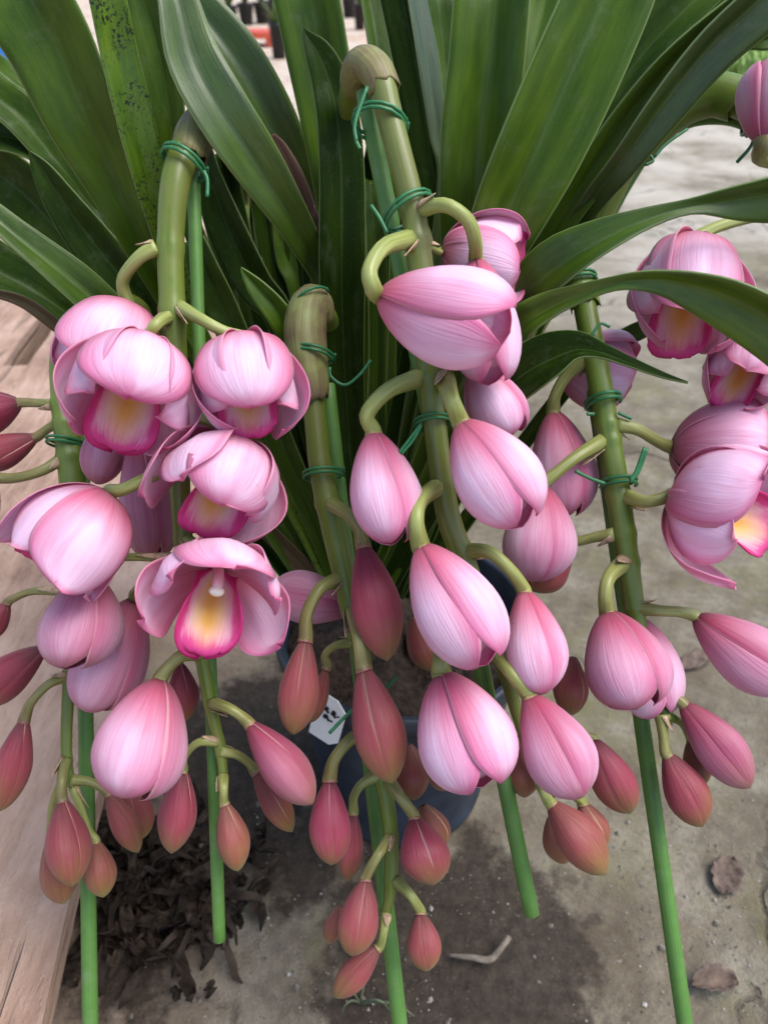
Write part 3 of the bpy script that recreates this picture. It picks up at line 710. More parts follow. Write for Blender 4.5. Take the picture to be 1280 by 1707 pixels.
# spikes: stem points (x, y, width px, depth)
SPIKES = {
 'left': dict(label='arching flower spike with the widest open pale pink blooms tied under the spotted leaf', fresh=.15, pts=[
   (440,520,34,.52),(405,400,36,.50),(400,330,38,.50),(402,260,40,.45),(390,222,46,.39),(352,203,54,.353),(320,236,56,.339),(294,300,54,.333),(285,400,48,.335),(288,520,47,.337),(294,640,44,.34),(298,760,40,.342),(304,880,34,.345),(314,980,30,.348),(338,1105,24,.352),(352,1180,22,.354),(368,1250,20,.356),(374,1310,15,.357)]),
 'edge': dict(label='dark stemmed spike over the planks carrying deep rose buds cut off by the frame', fresh=.45, pts=[
   (330,640,40,.50),(240,520,44,.45),(150,520,46,.415),(108,580,46,.40),(106,660,46,.395),(116,750,49,.392),(124,830,50,.39),(126,950,40,.388),(118,1100,27,.386),(112,1200,22,.385),(112,1262,20,.385),(118,1310,14,.385)]),
 'middle': dict(label='flower spike rising from a brown papery sheath with a column of dark rose buds', fresh=.35, pts=[
   (580,640,38,.50),(560,570,42,.45),(540,525,46,.405),(519,512,50,.374),(515,560,50,.368),(518,620,44,.366),(526,700,42,.365),(536,785,44,.364),(556,880,45,.363),(578,980,40,.362),(600,1080,34,.362),(618,1180,30,.362),(634,1280,30,.362),(648,1360,28,.362),(652,1430,26,.362),(650,1490,22,.362),(641,1528,14,.362)]),
 'center': dict(label='tallest spike with plump closed pink blooms hooked over beside the dark pointed leaf', fresh=.12, pts=[
   (580,520,36,.46),(572,330,38,.42),(578,220,42,.385),(590,140,48,.34),(606,108,52,.319),(632,128,54,.312),(648,190,50,.312),(666,260,49,.313),(686,340,48,.315),(700,440,50,.318),(711,560,47,.322),(720,660,45,.326),(731,760,44,.33),(747,860,46,.333),(770,925,44,.336),(800,1005,36,.339),(835,1100,28,.342),(862,1190,24,.345),(890,1270,20,.347),(925,1325,14,.349)]),
 'bright': dict(label='green spike standing clear against the pale ground with blooms turned to both sides', fresh=.55, pts=[
   (800,700,36,.47),(880,540,40,.43),(940,462,42,.395),(965,474,42,.382),(980,540,43,.378),(1000,640,45,.375),(1012,720,43,.374),(1026,800,45,.373),(1041,900,43,.372),(1055,1000,38,.371),(1064,1050,33,.371),(1080,1120,24,.371),(1100,1180,20,.371),(1125,1200,14,.371)]),
 'far': dict(label='thick arching stem with blooms hanging at the border above the pale ground', fresh=.25, pts=[
   (850,620,34,.50),(930,480,38,.48),(1000,360,42,.46),(1050,265,46,.445),(1110,195,52,.43),(1180,164,58,.42),(1240,172,58,.412),(1300,220,52,.408),(1340,330,46,.405),(1362,460,42,.403),(1376,600,38,.402),(1385,760,32,.402),(1390,900,26,.402)]),
}
def depth_on(spike, y):
    p = SPIKES[spike]['pts']
    top = min(range(len(p)), key=lambda i: p[i][1])
    q = p[top:]
    return float(np.interp(y, [a[1] for a in q], [a[3] for a in q]))
for key, sp in SPIKES.items():
    pts = sp['pts']
    root = empty('flower_spike', P(*[pts[0][0], pts[0][1], pts[0][3]]))
    tag(root, sp['label'], 'flower spike', 'flower spikes of the orchid')
    sp['root'] = root
    sp['nodes'] = []
def sheath(spike, pts, rad_scale=1.25, mat=None, fresh=0.1, jag=0.08):
    """papery sheath wrapped around the stem"""
    W = [P(a[0], a[1], a[3]) for a in pts]; rr = [a[2] * .5 * a[3] / FPX for a in pts]
    me = tube_mesh('sheath', W, rr, 26, 20, 0.05, 3, cap=False)
    n = len(me.vertices)
    for j in range(20):                                   # uneven torn lower edge
        for r_, f in ((25, 1.0), (24, .5)):
            v = me.vertices[r_ * 20 + j]; d = (W[-1] - W[-2]).normalized()
            v.co += d * (0.0012 * f * math.sin(j * 1.9) + 0.0015 * f * math.sin(j * .6))
    o = new_obj('sheath', me, mat or M_SHEATH); o['fresh'] = fresh
    fix_parent(o, SPIKES[spike]['root']); return solid(o, 0.0006, 1.0)
def mat_sheath():
    t = NT('papery_sheath'); u, v = t.uv(); p = t.pos()
    n1 = t.noise(t.xyz(t.math('MULTIPLY', v, 30.0), t.math('MULTIPLY', u, 3.0), t.math('MULTIPLY', t.rand(), 50.0)), 1.0, 3.0)
    n2 = t.noise(p, 70.0, 4.0)
    f = t.math('ADD', t.math('MULTIPLY', n1, 0.4), t.math('MULTIPLY', n2, 0.6))
    col = t.ramp(f, [(0.35, (0.13, 0.075, 0.055)), (0.5, (0.19, 0.165, 0.06)), (0.66, (0.24, 0.27, 0.085))])
    return t.done(t.pbr(col, 0.5, 0.4, t.bump(n1, 0.5, 0.001)))
M_SHEATH = mat_sheath()
sheath('left', [(392,262,8,.375),(388,246,34,.373),(378,226,52,.369),(360,207,60,.359),(342,205,62,.3485),(325,226,61,.341),(314,264,55,.337)])
sheath('middle', [(546,540,6,.386),(542,530,30,.384),(530,512,52,.379),(515,508,60,.372),(508,545,67,.368),(511,590,65,.3665),(518,640,58,.366),(523,668,47,.3655)])
sheath('center', [(588,158,10,.345),(588,148,34,.343),(594,126,48,.331),(608,106,53,.319),(627,121,53,.3128),(640,150,50.5,.312)])
sheath('far', [(1060,260,50,.444),(1120,190,58,.43),(1185,160,64,.42),(1232,168,64,.413)], mat=M_STEM, fresh=.7)
sheath('bright', [(920,480,46,.405),(945,462,48,.392),(966,478,46,.381),(974,510,45,.379)], mat=M_STEM, fresh=.7)

b = bloom
# ---- left spike
b('left', (212,508), (165,640), 168, .92, .75, .020, 8, [(262,412,.006),(232,430,.006),(205,468,.002)], .012, .25, full=True, rose=.1, pw=26)
b('left', (240,575), (205,705), 216, .95, .82, .036, 0, [(282,528,.008),(262,540,.012)], -.018, .35, full=True, rose=.1, pw=22, tilt=-6, lat=4)
b('left', (405,565), (410,690), 182, .95, .80, .034, 6, [(300,512,.006),(335,532,.010),(372,552,.006)], -.012, .35, full=True, rose=.1, pw=24, tilt=-6)
b('left', (392,740), (368,862), 200, .93, .95, .034, -22, [(300,690,.004),(340,705,.0),(375,725,.0)], -.010, .3, full=True, rose=.2, pw=22, tilt=-4, lat=10)
b('left', (362,945), (354,1036), 196, .97, 1.05, .044, -8, [(310,900,.0),(335,915,.0)], -.014, .4, full=True, rose=.2, pw=22, tilt=2, lat=14)
b('left', (182,822), (66,962), 178, .93, 1.4, .016, -18, [(288,778,.010),(245,798,.014),(205,816,.010)], -.022, .5, full=True, rose=.3, pw=24)
b('left', (232,722), (262,932), 104, .70, .16, .0, 40, [(292,700),(250,690)], .022, .0, rose=.4)
b('left', (180,690), (168,808), 78, .72, .10, .0, 0, None, .03, .1)
b('left', (150,955), (132,1116), 142, .72, .14, .012, 35, [(295,930),(200,930)], -.006, .1, rose=.4)
b('left', (222,1000), (158,1186), 128, .78, .20, .0, 20, [(310,960,.0),(255,965,.01),(226,985,.006)], .012, .12, rose=.5, pw=18)
b('left', (268,1132), (205,1328), 164, .74, .16, .016, 20, [(334,1088,.004),(305,1092,.010),(285,1108,.006)], -.024, .1, rose=.7, pw=24)
b('left', (306,1284), (288,1422), 70, .45, .0, .004, 0, [(364,1236,.002),(330,1238,.006),(308,1262,.002)], .004, 0, rose=.6, pw=16)
b('left', (300,1105), (310,1205), 58, .35, .0, .0, 30, [(340,1090),(320,1085)], .02, 0, rose=.9)
b('left', (414,1205), (522,1340), 84, .48, .0, .006, 15, [(354,1172,.004),(380,1180,.008),(400,1192,.005)], -.012, 0, rose=.7, pw=20)
b('left', (424,1285), (490,1386), 52, .12, .0, .0, 40, [(368,1252),(395,1258,.003),(415,1272)], .010, 0, rose=.8, pw=18)
b('left', (374,1338), (402,1450), 60, .22, .0, .004, 20, [(372,1295,.004),(373,1315,.005)], -.006, 0, rose=.5, pw=18)
# ---- spike at the edge
b('edge', (34,672), (-70,700), 84, .55, .0, .0, 0, [(98,674),(65,672)], .0, 0, rose=1.0, pw=18)
b('edge', (62,728), (-48,775), 66, .42, .0, .0, 30, [(98,706),(80,715)], .004, 0, rose=1.0, pw=18)
b('edge', (-10,800), (-60,900), 70, .45, .0, .0, 30, [(108,762,.004),(70,785,.006),(25,797,.004)], -.006, 0, rose=.9, pw=20)
b('edge', (14,1004), (-30,1070), 50, .40, .0, .0, 10, [(110,985),(60,985),(35,992)], .0, 0, rose=1.0, pw=16)
b('edge', (74,1080), (-48,1168), 78, .48, .0, .0, 25, [(118,1062),(95,1066)], .002, 0, rose=1.0, pw=16)
b('edge', (42,1198), (-2,1352), 66, .45, .0, .004, 30, [(110,1128,.004),(80,1142,.006),(52,1172,.004)], -.008, 0, rose=1.0, pw=18)
b('edge', (104,1332), (118,1478), 80, .33, .0, .008, 22, [(110,1268,.006),(104,1300,.006)], -.016, 0, rose=1.0, pw=19)
b('edge', (84,1398), (112,1506), 66, .08, .0, .0, 0, [(108,1290),(88,1340)], .004, 0, rose=.8, pw=14)
b('edge', (160,1402), (172,1497), 58, .04, .0, .004, 10, [(122,1312),(140,1360),(150,1386)], .0, 0, rose=.3, pw=14)
b('edge', (180,1322), (232,1422), 50, .18, .0, .0, 30, [(118,1300),(145,1302),(165,1310)], .004, 0, rose=.8, pw=17)
b('edge', (214,1296), (238,1400), 62, .14, .0, .0, 60, None, .03, 0)
# ---- middle spike
b('middle', (604,906), (648,1102), 92, .44, .0, .010, 55, [(548,838,.008),(580,858,.012),(598,882,.008)], -.022, 0, rose=.9, pw=24)
b('middle', (605,1110), (656,1306), 94, .46, .0, .010, 65, [(588,1018,.006),(598,1060,.010)], -.026, 0, rose=.95, pw=28)
b('middle', (510,1064), (488,1226), 74, .36, .0, .008, 55, [(566,966,.006),(535,980,.008),(512,1022,.006)], -.014, 0, rose=.9, pw=24)
b('middle', (545,1112), (518,1206), 36, .15, .0, .0, 20, [(592,1070),(560,1076),(542,1092)], .006, 0, rose=.8, pw=17)
b('middle', (500,1120), (484,1224), 58, .2, .0, .0, 0, None, .012, 0)
b('middle', (596,1012), (448,990), 96, .72, .05, .0, 60, [(580,1000),(592,1008)], .028, .1, rose=.6)
b('middle', (550,1298), (544,1442), 76, .36, .0, .008, 48, [(622,1212,.004),(585,1232,.006),(558,1265,.006)], -.012, 0, rose=.9, pw=23)
b('middle', (589,1352), (574,1470), 50, .30, .0, .0, 10, [(632,1292,.004),(604,1306,.004),(590,1328,.002)], .002, 0, rose=.5, pw=18)
b('middle', (690,1362), (718,1478), 90, .36, .0, .010, 40, [(644,1300,.006),(668,1330,.008)], -.012, 0, rose=.9, pw=21)
b('middle', (704,1342), (738,1420), 66, .06, .0, .0, 0, None, .008, 0)
b('middle', (680,1240), (690,1332), 66, .03, .0, .0, 0, None, .02, 0)
b('middle', (610,1464), (588,1592), 74, .30, .0, .008, 50, [(650,1396,.006),(630,1425,.008)], -.012, 0, rose=.9, pw=20)
b('middle', (566,1510), (548,1574), 36, .15, .0, .0, 0, None, .004, 0)
b('middle', (632,1578), (558,1666), 52, .14, .0, .004, 70, [(644,1524,.002),(640,1552,.004)], -.004, 0, rose=.4, pw=17)
b('middle', (700,1520), (714,1618), 62, .12, .0, .006, 60, [(660,1468,.004),(684,1492,.006)], -.006, 0, rose=.4, pw=19)
# ---- centre spike
b('center', (738,418), (874,432), 142, .95, .95, .014, 10, [(700,400),(730,420)], .035, .45, full=True, rose=.1)
b('center', (793,432), (812,640), 124, .92, .24, .0, 50, [(700,350,.006),(742,342,.014),(780,368,.014),(792,405,.008)], .004, .35, rose=.05, pw=27)
b('center', (632,492), (842,566), 176, .93, .26, .010, 55, [(686,398,.008),(640,412,.018),(616,450,.020),(622,480,.014)], -.022, .30, rose=.05, pw=30)
b('center', (622,720), (652,908), 128, .86, .15, .008, 30, [(700,630,.004),(648,650,.008),(612,690,.006)], -.006, .12, rose=.1, pw=30)
b('center', (768,704), (872,872), 150, .90, .18, .012, 40, [(742,632,.010),(752,665,.012)], -.018, .25, rose=.1, pw=34)
b('center', (790,610), (845,730), 106, .90, .22, .0, 0, None, .022, .3)
b('center', (702,910), (808,1108), 152, .92, .20, .016, 52, [(728,812,.006),(700,835,.012),(694,872,.012)], -.024, .22, rose=.15, pw=30)
b('center', (872,984), (908,1156), 112, .86, .04, .008, 25, [(782,918,.006),(815,920,.010),(850,950,.010)], -.006, .15, rose=.15, pw=26)
b('center', (736,1122), (806,1314), 168, .90, .22, .014, 58, [(738,1080,.008),(735,1100,.008)], -.018, .22, rose=.5, pw=34)
b('center', (880,1158), (968,1330), 128, .72, .05, .014, 40, [(828,1088,.006),(850,1118,.010)], -.022, .05, rose=.25, pw=28)
b('center', (686,1030), (722,1118), 64, .2, .0, .0, 0, None, .03, 0)
b('center', (916,1338), (1012,1458), 84, .24, .0, .008, 20, [(900,1300,.006),(905,1318,.006)], -.010, 0, rose=.2, pw=22)
b('center', (918,1360), (945,1440), 62, .02, .0, .0, 0, None, .010, 0)
b('center', (970,1338), (1000,1418), 60, .12, .0, .0, 20, [(930,1318),(955,1325)], .010, 0, rose=.2, pw=20)
b('center', (988,1232), (1048,1358), 80, .28, .0, .0, 70, [(880,1240),(940,1220)], .012, 0, rose=.5)
b('center', (868,1225), (880,1328), 72, .16, .0, .0, 0, None, .016, 0)
b('center', (760,1240), (735,1318), 70, .25, .0, .0, 0, None, .014, 0)
b('center', (955,1095), (945,1195), 64, .3, .0, .0, 0, None, .03, 0)
# ---- bright spike
b('bright', (935,598), (1048,632), 140, .92, .62, .0, 25, [(992,600),(965,592)], .026, .3, full=True, rose=.4)
b('bright', (922,686), (945,862), 120, .78, .14, .0, 20, [(985,590),(945,625),(925,660)], .016, .1, rose=.5, pw=26)
b('bright', (903,810), (893,972), 134, .82, .10, .0, 30, [(1004,735,.004),(960,762,.006),(925,790,.004)], -.012, .1, rose=.4, pw=25)
b('bright', (948,905), (880,985), 84, .5, .0, .0, 20, [(1024,890),(990,896),(965,902)], .012, 0, rose=.4, pw=21)
b('bright', (1118,745), (1262,765), 178, .88, .60, .010, -25, [(1026,708,.004),(1062,716,.006),(1092,734,.004)], .010, .25, full=True, rose=.5, pw=25)
b('bright', (1122,826), (1285,862), 205, .90, 1.25, .040, -30, [(1040,826,.006),(1072,836,.008),(1100,832,.006)], -.014, .30, full=True, rose=.5, pw=26, lat=12)
b('bright', (1012,1020), (1062,1182), 148, .80, .22, .014, 18, [(1040,938,.008),(1016,960,.012),(1008,990,.010)], -.020, .1, rose=.4, pw=27)
b('bright', (1062,1030), (1100,1190), 110, .88, .5, .0, 40, None, .004, .4)
b('bright', (1158,1028), (1318,1150), 122, .74, .06, .008, 45, [(1062,1014,.004),(1100,1018,.006),(1132,1020,.005)], -.004, .1, rose=.4, pw=22)
b('bright', (1136,1172), (1256,1308), 88, .46, .0, .006, 55, [(1090,1160,.0),(1112,1158)], -.006, 0, rose=.8, pw=20)
b('bright', (1110,1256), (1172,1374), 78, .32, .0, .004, 45, [(1100,1190),(1105,1225)], -.004, 0, rose=.7, pw=20)
b('bright', (1150,1232), (1174,1312), 50, .03, .0, .0, 0, [(1108,1192),(1135,1205)], .008, 0, rose=.3)
# ---- far spike
b('far', (1160,400), (1130,560), 182, .90, .72, .034, 0, [(1345,350),(1260,360),(1190,380)], -.030, .25, full=True, rose=.2, pw=24, tilt=-4)
b('far', (1270,565), (1220,650), 128, .88, .85, .030, 0, [(1374,570),(1310,550)], -.026, .15, full=True, rose=.2, pw=24)
b('far', (1272,240), (1290,100), 110, .85, .20, .0, 30, [(1320,270),(1285,268),(1266,262)], -.030, .2, rose=.8, pw=30)

for key, sp in SPIKES.items():
    q = catmull(sp['pts'], 170); top = int(np.argmin(q[:, 1]))
    for ny in sp['nodes']:
        for i in range(top, len(q)): q[i, 2] *= 1 + .13 * math.exp(-((q[i, 1] - ny) / 8.0) ** 2)
    W = [P(a[0], a[1], a[3]) for a in q]; rr = [max(a[2], 3) * .445 * a[3] / FPX for a in q]
    o = new_obj('stem', tube_mesh('stem', W, rr, None, 18, 0.03, 4), M_STEM); o['fresh'] = sp['fresh']; fix_parent(o, sp['root'])
# ------------------------------------------------------------------ stakes
def stake(x0, y0, x1, y1, d0, d1, w, label):
    a, c = P(x0, y0, d0), P(x1, y1, d1)
    r = w * .45 * (d0 + d1) * .5 / FPX
    pts = [a.lerp(c, t) for t in np.linspace(0, 1, 12)]
    o = new_obj('support_stake', tube_mesh('support_stake', pts, [r * (1 + .02 * math.sin(i * 2.1)) for i in range(12)], 40, 16, 0.035, 7), M_STAKE)
    md = o.modifiers.new('edge', 'BEVEL'); md.width = 0.0004; md.limit_method = 'ANGLE'; md.angle_limit = R_(50)
    return tag(o, label, 'plant stake', 'green stakes tied along the spikes')
stake(322, 282, 366, 1568, .347, .372, 24, 'short green stake ending in mid air between the open blooms and the pot')
stake(136, 700, 152, 1790, .412, .405, 28, 'green stake hanging down past the plank edge out of the frame')
stake(545, 640, 672, 1760, .379, .378, 29, 'green stake behind the column of dark rose buds')
stake(607, 152, 886, 1524, .325, .366, 31, 'green stake along the tallest spike with its cut end over the stained ground')
stake(972, 520, 1150, 1770, .392, .384, 29, 'long green stake standing out against the pale ground')
q = [(1000,392,.474),(1046,306,.46),(1094,236,.447),(1150,203,.436),(1210,198,.426),(1262,214,.418)]
o = new_obj('support_stake', tube_mesh('support_stake', [P(*a) for a in q], [.0034] * 6, 40, 14, .03, 7), M_STAKE)
tag(o, 'bent dark stake hugging the underside of the thick arching stem', 'plant stake', 'green stakes tied along the spikes')

# ------------------------------------------------------------------ ties
def wire(name_pts, r=0.0009, n=40, nv=7): return tube_mesh('wire', name_pts, [r] * len(name_pts), n, nv)
def tie(x, y, d, rx, ang, label, tails=(), turns=2, back=0.012, tilt=20, wpx=5):
    """a few turns of thin plastic wire round stem and stake; tails as pixel polylines"""
    root = empty('plant_tie', P(x, y, d)); tag(root, label, 'plant tie', 'green plastic ties')
    r = wpx * .5 * d / FPX; pts = []
    hx = rx * d / FPX; ca, sa = math.cos(R_(ang)), math.sin(R_(ang))
    N = 16 * turns
    for i in range(N + 1):
        t = 2 * math.pi * i / 16
        X = hx * math.cos(t); Z = max(hx * .85, back) * math.sin(t); off = (i / N - .5) * r * 2.6 * turns
        Y = math.sin(R_(tilt)) * Z * .5 + off
        pts.append(P(x, y, d) + AX * (X * ca - Y * sa) + AU * (X * sa + Y * ca) - AF * Z)
    ob = new_obj('loop', tube_mesh('loop', pts, [r] * len(pts), None, 7), M_TIE); fix_parent(ob, root)
    for tl in tails:
        q = [P(a[0], a[1], d - .018 - (a[2] if len(a) > 2 else 0)) for a in tl]
        ob = new_obj('tail', tube_mesh('tail', q, [r] * len(q), 14, 7), M_TIE); fix_parent(ob, root)
tie(308, 272, .336, 38, -22, 'green tie round the arching stem below the pale sheath', [[(340,285),(346,300),(346,328)]], 2, wpx=6)
tie(112, 738, .395, 30, -2, 'green tie on the dark stem above the planks', [], 2)
tie(634, 206, .316, 46, -8, 'uppermost green tie with a loose knot beside the dark pointed leaf', [[(594,236),(592,205),(612,145)],[(594,236),(600,248)]], 2, wpx=6)
tie(680, 352, .318, 46, 32, 'slanting green tie just above the first hooked bloom stalks', [[(645,388),(632,362),(618,342)]], 2, wpx=6)
tie(722, 704, .330, 32, 6, 'green tie on the tallest spike with a tail slanting down between blooms', [[(702,706),(684,730),(664,756)],[(702,709),(688,734),(669,757)]], 2, wpx=5)
tie(522, 592, .367, 36, -8, 'green tie round the brown papery sheath with one long curling tail', [[(550,612),(552,628),(575,642),(600,624),(618,600)]], 2, wpx=5)
tie(519, 500, .372, 32, 30, 'green tie over the very top of the brown papery sheath', [], 1, wpx=5)
tie(540, 790, .366, 34, 6, 'green tie on the bare stem below the brown papery sheath', [], 2, wpx=5)
tie(1004, 668, .376, 28, 12, 'green tie on the bright spike with two short cut ends', [[(990,690),(978,690)],[(1030,688,-.01),(1052,698,-.01)]], 2, wpx=6)
tie(1030, 804, .374, 28, 4, 'green tie on the bright spike with long tails to both sides', [[(1008,806),(985,798),(958,785)],[(1050,800),(1060,785),(1074,746)],[(1050,803),(1064,785),(1078,747)]], 2, wpx=6)
tie(962, 470, .383, 30, 10, 'green tie at the bend of the bright spike under the leaves', [[(985,560),(1000,540),(1016,545)]], 2, wpx=5)
tie(1254, 190, .412, 32, 75, 'green tie round the thick arching stem next to the bloom at the border', [[(1258,225),(1250,245),(1228,270)]], 2, wpx=6)
tie(1140, 190, .43, 34, 48, 'green tie under the middle of the thick arching stem', [[(1145,215),(1110,240),(1090,262)]], 2, wpx=5)
tie(1072, 262, .445, 34, 48, 'green tie low on the thick arching stem with a looped end', [[(1075,275),(1088,268),(1082,258)]], 2, wpx=5)
tie(618, 1178, .363, 24, 20, 'green tie behind the dark rose buds with cut ends over the white label', [[(596,1176),(575,1195),(549,1222)],[(640,1150),(662,1128)]], 2, wpx=6)

# ------------------------------------------------------------------ ground litter
def crumpled(loc, sx, sy, seed, mat, name, label, cat='leaf', curl=.4, rot=0.0):
    r = random.Random(seed); n = 13; V = []
    for i in range(n):
        u = i / (n - 1)
        wv = math.sin(math.pi * min(1, u * .96 + .03)) ** .6
        for j in range(9):
            v = -1 + j / 4
            x = (u - .5) * sx; y = v * sy * .5 * wv * (1 + .12 * math.sin(i * 2.3 + seed + v))
            z = curl * (sy * .5) * v * v * wv + .10 * sy * math.sin(i * 1.7 + seed) * math.cos(j * 1.3 + seed) + .05 * sx * math.sin(3 * u + seed) + .004
            V.append((x, y, max(z, 0.001)))
    o = new_obj(name, grid_mesh(name, V, n, 9), mat); solid(o, 0.0006)
    o.location = loc; o.rotation_euler = (0, 0, rot)
    if label: tag(o, label, cat)
    return o
crumpled(G(1208, 1462), .036, .024, 3, M_DEAD, 'dead_leaf', 'folded grey brown dead leaf lying alone on the pale concrete', rot=1.0)
crumpled(G(1188, 1642), .036, .018, 8, M_DEAD, 'dead_leaf', 'curled dark brown dead leaf beside the long stake', curl=1.2, rot=.1)
crumpled(G(1160, 1105), .05, .02, 5, M_DEAD, 'dead_leaf', 'small dark dead leaf on the concrete behind the pink buds', rot=.4)
def twig():
    q = [G(748, 1598) + Vector((0, 0, .006)), G(785, 1606) + Vector((0, 0, .010)), G(815, 1608) + Vector((0, 0, .009)), G(835, 1590) + Vector((0, 0, .014)), G(845, 1575) + Vector((0, 0, .012))]
    o = new_obj('twig', tube_mesh('twig', q, [.0012, .0022, .0026, .0022, .0024], 26, 9), mat_plain('dry_root', (.20, .165, .13), .8, .2, .3, 300, .6))
    tag(o, 'pale bent dry twig lying on the dark stained ground', 'twig')
twig()
def litter():
    bm = bmesh.new(); r = random.Random(5)
    for k in range(400):
        c = G(r.gauss(270, 75), r.gauss(1490, 70)); sx, sy = r.uniform(.008, .036), r.uniform(.0012, .0055)
        a = r.uniform(0, 6.28); tl = r.uniform(-.7, .7); hz = abs(r.gauss(0, .012)) + .004
        m = Matrix.Translation((c.x, c.y, hz)) @ Matrix.Rotation(a, 4, 'Z') @ Matrix.Rotation(tl, 4, 'X') @ Matrix.Rotation(r.uniform(-.5, .5), 4, 'Y')
        rows = []
        for i in range(6):
            u = i / 5; w = math.sin(math.pi * (u * .94 + .03)) ** .7 * sy
            rows.append([bm.verts.new(m @ Vector(((u - .5) * sx, w * s, 1.1 * sy * s * s * (1 + .7 * math.sin(i * 2 + k)) + .30 * sx * math.sin(3.4 * u + k) + .4 * sy * math.sin(i * 2.6 + k)))) for s in (-1, 0, 1)])
        for i in range(5):
            for j in range(2): bm.faces.new((rows[i][j], rows[i][j + 1], rows[i + 1][j + 1], rows[i + 1][j]))
    me = bpy.data.meshes.new('leaf_litter'); bm.to_mesh(me); bm.free()
    me.polygons.foreach_set('use_smooth', [True] * len(me.polygons))
    o = new_obj('leaf_litter', me, M_LITTER); solid(o, .0006)
    tag(o, 'heap of dark rotting leaf litter on damp soil beside the plank', 'leaf litter', kind='stuff')
litter()
OCT = [(1, 0, -.2), (.2, 1, .1), (-1, .2, -.1), (-.1, -1, .2), (.1, .1, 1), (-.1, 0, -1)]
OCF = [(0, 1, 4), (1, 2, 4), (2, 3, 4), (3, 0, 4), (1, 0, 5), (2, 1, 5), (3, 2, 5), (0, 3, 5)]
def gravel():
    bm = bmesh.new(); r = random.Random(9)
    for k in range(2400):
        c = G(r.uniform(60, 1280), r.uniform(1080, 1707) if r.random() < .7 else r.gauss(480, 160) and r.uniform(1380, 1707))
        s = r.uniform(.0003, .0011) * (1 if r.random() < .95 else 2.6)
        m = Matrix.Translation((c.x, c.y, s * .4)) @ Matrix.Rotation(r.uniform(0, 6), 4, 'Z') @ Matrix.Diagonal((s * r.uniform(.7, 1.4), s, s * r.uniform(.4, .8), 1))
        vs = [bm.verts.new(m @ Vector(q)) for q in OCT]
        for f in OCF: bm.faces.new([vs[i] for i in f])
    me = bpy.data.meshes.new('gravel'); bm.to_mesh(me); bm.free()
    t = NT('grit'); n = t.noise(t.pos(), 130.0, 1.0)
    mt = t.done(t.pbr(t.ramp(n, [(.35, (.07, .06, .05)), (.55, (.20, .175, .14)), (.70, (.42, .40, .36))]), .8, .3))
    tag(new_obj('gravel', me, mt), 'fine grit and crumbs scattered over the ground', 'gravel', kind='stuff')
gravel()
def weed():
    root = empty('weed', G(600, 1672)); tag(root, 'small wiry green weed on the ground under the lowest buds', 'weed')
    M = mat_plain('weed_green', (.12, .14, .08), .6, .3, .3, 200)
    g = G(600, 1672)
    for k, (x, y) in enumerate([(560, 1640), (622, 1612), (650, 1690), (690, 1700), (570, 1695)]):
        e = G(x, y); q = [g, g.lerp(e, .4) + Vector((0, 0, .014)), g.lerp(e, .75) + Vector((0, 0, .016)), e + Vector((0, 0, .006))]
        o = new_obj('runner', tube_mesh('runner', q, [.0009, .0009, .0007, .0005], 14, 6), M); fix_parent(o, root)
weed()

# ------------------------------------------------------------------ far off behind the leaves
def tuft(parent, c, h, n, seed, mat, spread=.5, name='foliage', w=.05):
    r = random.Random(seed); bm = bmesh.new()
    for k in range(n):
        a = r.uniform(0, 6.28); s = r.uniform(.2, 1) * spread; hh = h * r.uniform(.6, 1.1)
        d = Vector((math.cos(a), math.sin(a), 0)); q = d.cross(Vector((0, 0, 1))); rows = []
        for i in range(6):
            u = i / 5; ww = w * (1 - u ** 2) * .5 + .002
            p = d * (s * h * u ** 1.7) + Vector((0, 0, hh * (u - .35 * s * u * u)))
            rows.append([bm.verts.new(p + q * (ww * t) + Vector((0, 0, -.3 * ww * (t == 0)))) for t in (-1, 0, 1)])
        for i in range(5):
            for j in range(2): bm.faces.new((rows[i][j], rows[i][j + 1], rows[i + 1][j + 1], rows[i + 1][j]))
    me = bpy.data.meshes.new(name); bm.to_mesh(me); bm.free()
    o = new_obj(name, me, mat, parent)
    if parent is None: o.location = c
    return o
M_FARG = mat_plain('far_foliage', (.09, .15, .035), .5, .4, .4, 12)
M_BLACK = mat_plain('black_pot', (.02, .02, .022), .5, .4, .2, 20)
M_RED = mat_plain('red_plastic', (.62, .10, .05), .45, .4, .15, 8)
M_BLUE = mat_plain('blue_plastic', (.04, .20, .62), .4, .4, .1, 6)
far_pots = [(466, 98, .40, 'black pot nearest to the red tray far behind the leaves'), (600, 50, .40, 'black pot seen in the chink beside the upright green leaf'), (385, 48, .5, 'far potted plant at the start of the distant row'), (412, 42, .5, 'far potted plant just beyond the red tray'),
            (438, 40, .5, 'far potted plant behind the black pot near the tray'), (455, 36, .5, 'far potted plant between tray and upright leaf'), (582, 30, .5, 'far potted plant touching the upright green leaf'), (612, 24, .5, 'far potted plant beside the pale blue green leaf')]
for k, (px, py, hh, lab) in enumerate(far_pots):
    g = G(px, py); root = empty('potted_plant', g); tag(root, lab, 'potted plant', 'potted plants far behind')
    ph = .20 if k < 2 else .18; pr = .06 if k < 2 else .085
    n = 20; prof = [(0, 0), (pr * .75, 0), (pr, ph), (pr * 1.06, ph), (pr * 1.06, ph + .02), (pr * .9, ph + .02), (pr * .85, ph - .03), (0, ph - .03)]
    V = [(r * math.cos(2 * math.pi * j / n), r * math.sin(2 * math.pi * j / n), z) for r, z in prof for j in range(n)]
    new_obj('pot', grid_mesh('pot', V, len(prof), n, closed_v=True), M_BLACK, root)
    f = tuft(root, None, .50 if k > 1 else .22, 34 if k > 1 else 14, k + 3, M_FARG, .7); f.location = (0, 0, ph - .03)
g = G(420, 76); tray = empty('red_tray', g); tag(tray, 'low red plastic tray table far behind the leaves', 'tray')
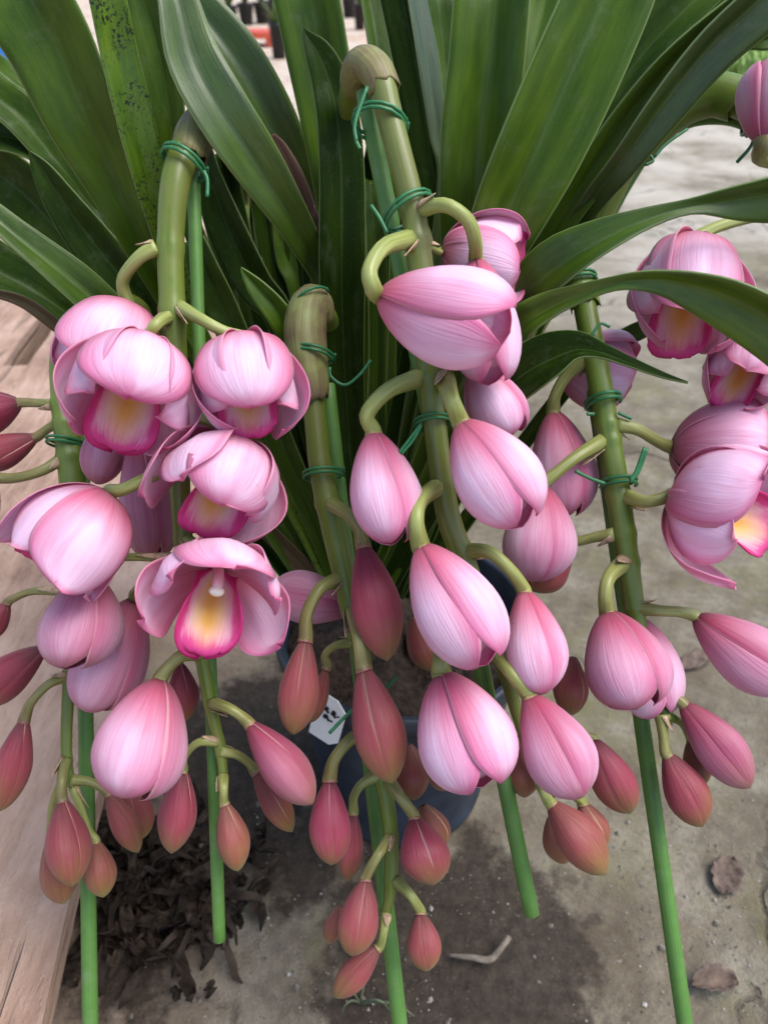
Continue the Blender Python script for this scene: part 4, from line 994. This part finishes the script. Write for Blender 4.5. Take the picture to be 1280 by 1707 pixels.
o = new_obj('tray_top', box_mesh('tray_top', .62, .40, .05, .012), M_RED, tray); o.location = (-.1, 0, .085)
for sx in (-1, 1):
    for sy in (-1, 1):
        o = new_obj('leg', box_mesh('leg', .04, .04, .06, .006), M_RED, tray); o.location = (-.1 + sx * .26, sy * .15, .03)
g = G(-6, 110); bar = empty('blue_barrel', g); tag(bar, 'bright blue plastic barrel peeping out behind the leaves at the corner', 'barrel')
n = 28; prof = [(0, 0), (.20, 0), (.22, .03), (.225, .2), (.232, .22), (.225, .24), (.225, .42), (.232, .44), (.225, .46), (.22, .60), (.19, .63), (.18, .625), (0, .625)]
V = [(r * math.cos(2 * math.pi * j / n), r * math.sin(2 * math.pi * j / n), z) for r, z in prof for j in range(n)]
new_obj('drum', grid_mesh('drum', V, len(prof), n, closed_v=True), M_BLUE, bar)
V = [(r * math.cos(2 * math.pi * j / n), r * math.sin(2 * math.pi * j / n), z) for r, z in [(.185, .618), (.205, .625), (.205, .645), (.19, .65), (0, .652)] for j in range(n)]
new_obj('lid', grid_mesh('lid', V, 5, n, closed_v=True), M_BLUE, bar)
def grass_patch():
    bm = bmesh.new(); r = random.Random(21)
    for k in range(5200):
        x, y = r.uniform(1120, 1420), 40 + 100 * r.random() ** .7
        c = G(x, y); h = r.uniform(.05, .17); a = r.uniform(0, 6.28); d = Vector((math.cos(a), math.sin(a), 0)); q = d.cross(Vector((0, 0, 1))) * r.uniform(.006, .014)
        t0, t1 = c + Vector((0, 0, 0)), c + d * h * .25 + Vector((0, 0, h * .7)); t2 = c + d * h * .7 + Vector((0, 0, h))
        v = [bm.verts.new(p) for p in (t0 - q, t0 + q, t1 + q * .8, t1 - q * .8, t2)]
        bm.faces.new(v[:4]); bm.faces.new((v[3], v[2], v[4]))
    me = bpy.data.meshes.new('grass'); bm.to_mesh(me); bm.free()
    tag(new_obj('grass', me, mat_plain('grass_green', (.26, .40, .10), .6, .3, .35, 5)), 'patch of light green grass far behind the arching stem', 'grass', kind='stuff')
grass_patch()
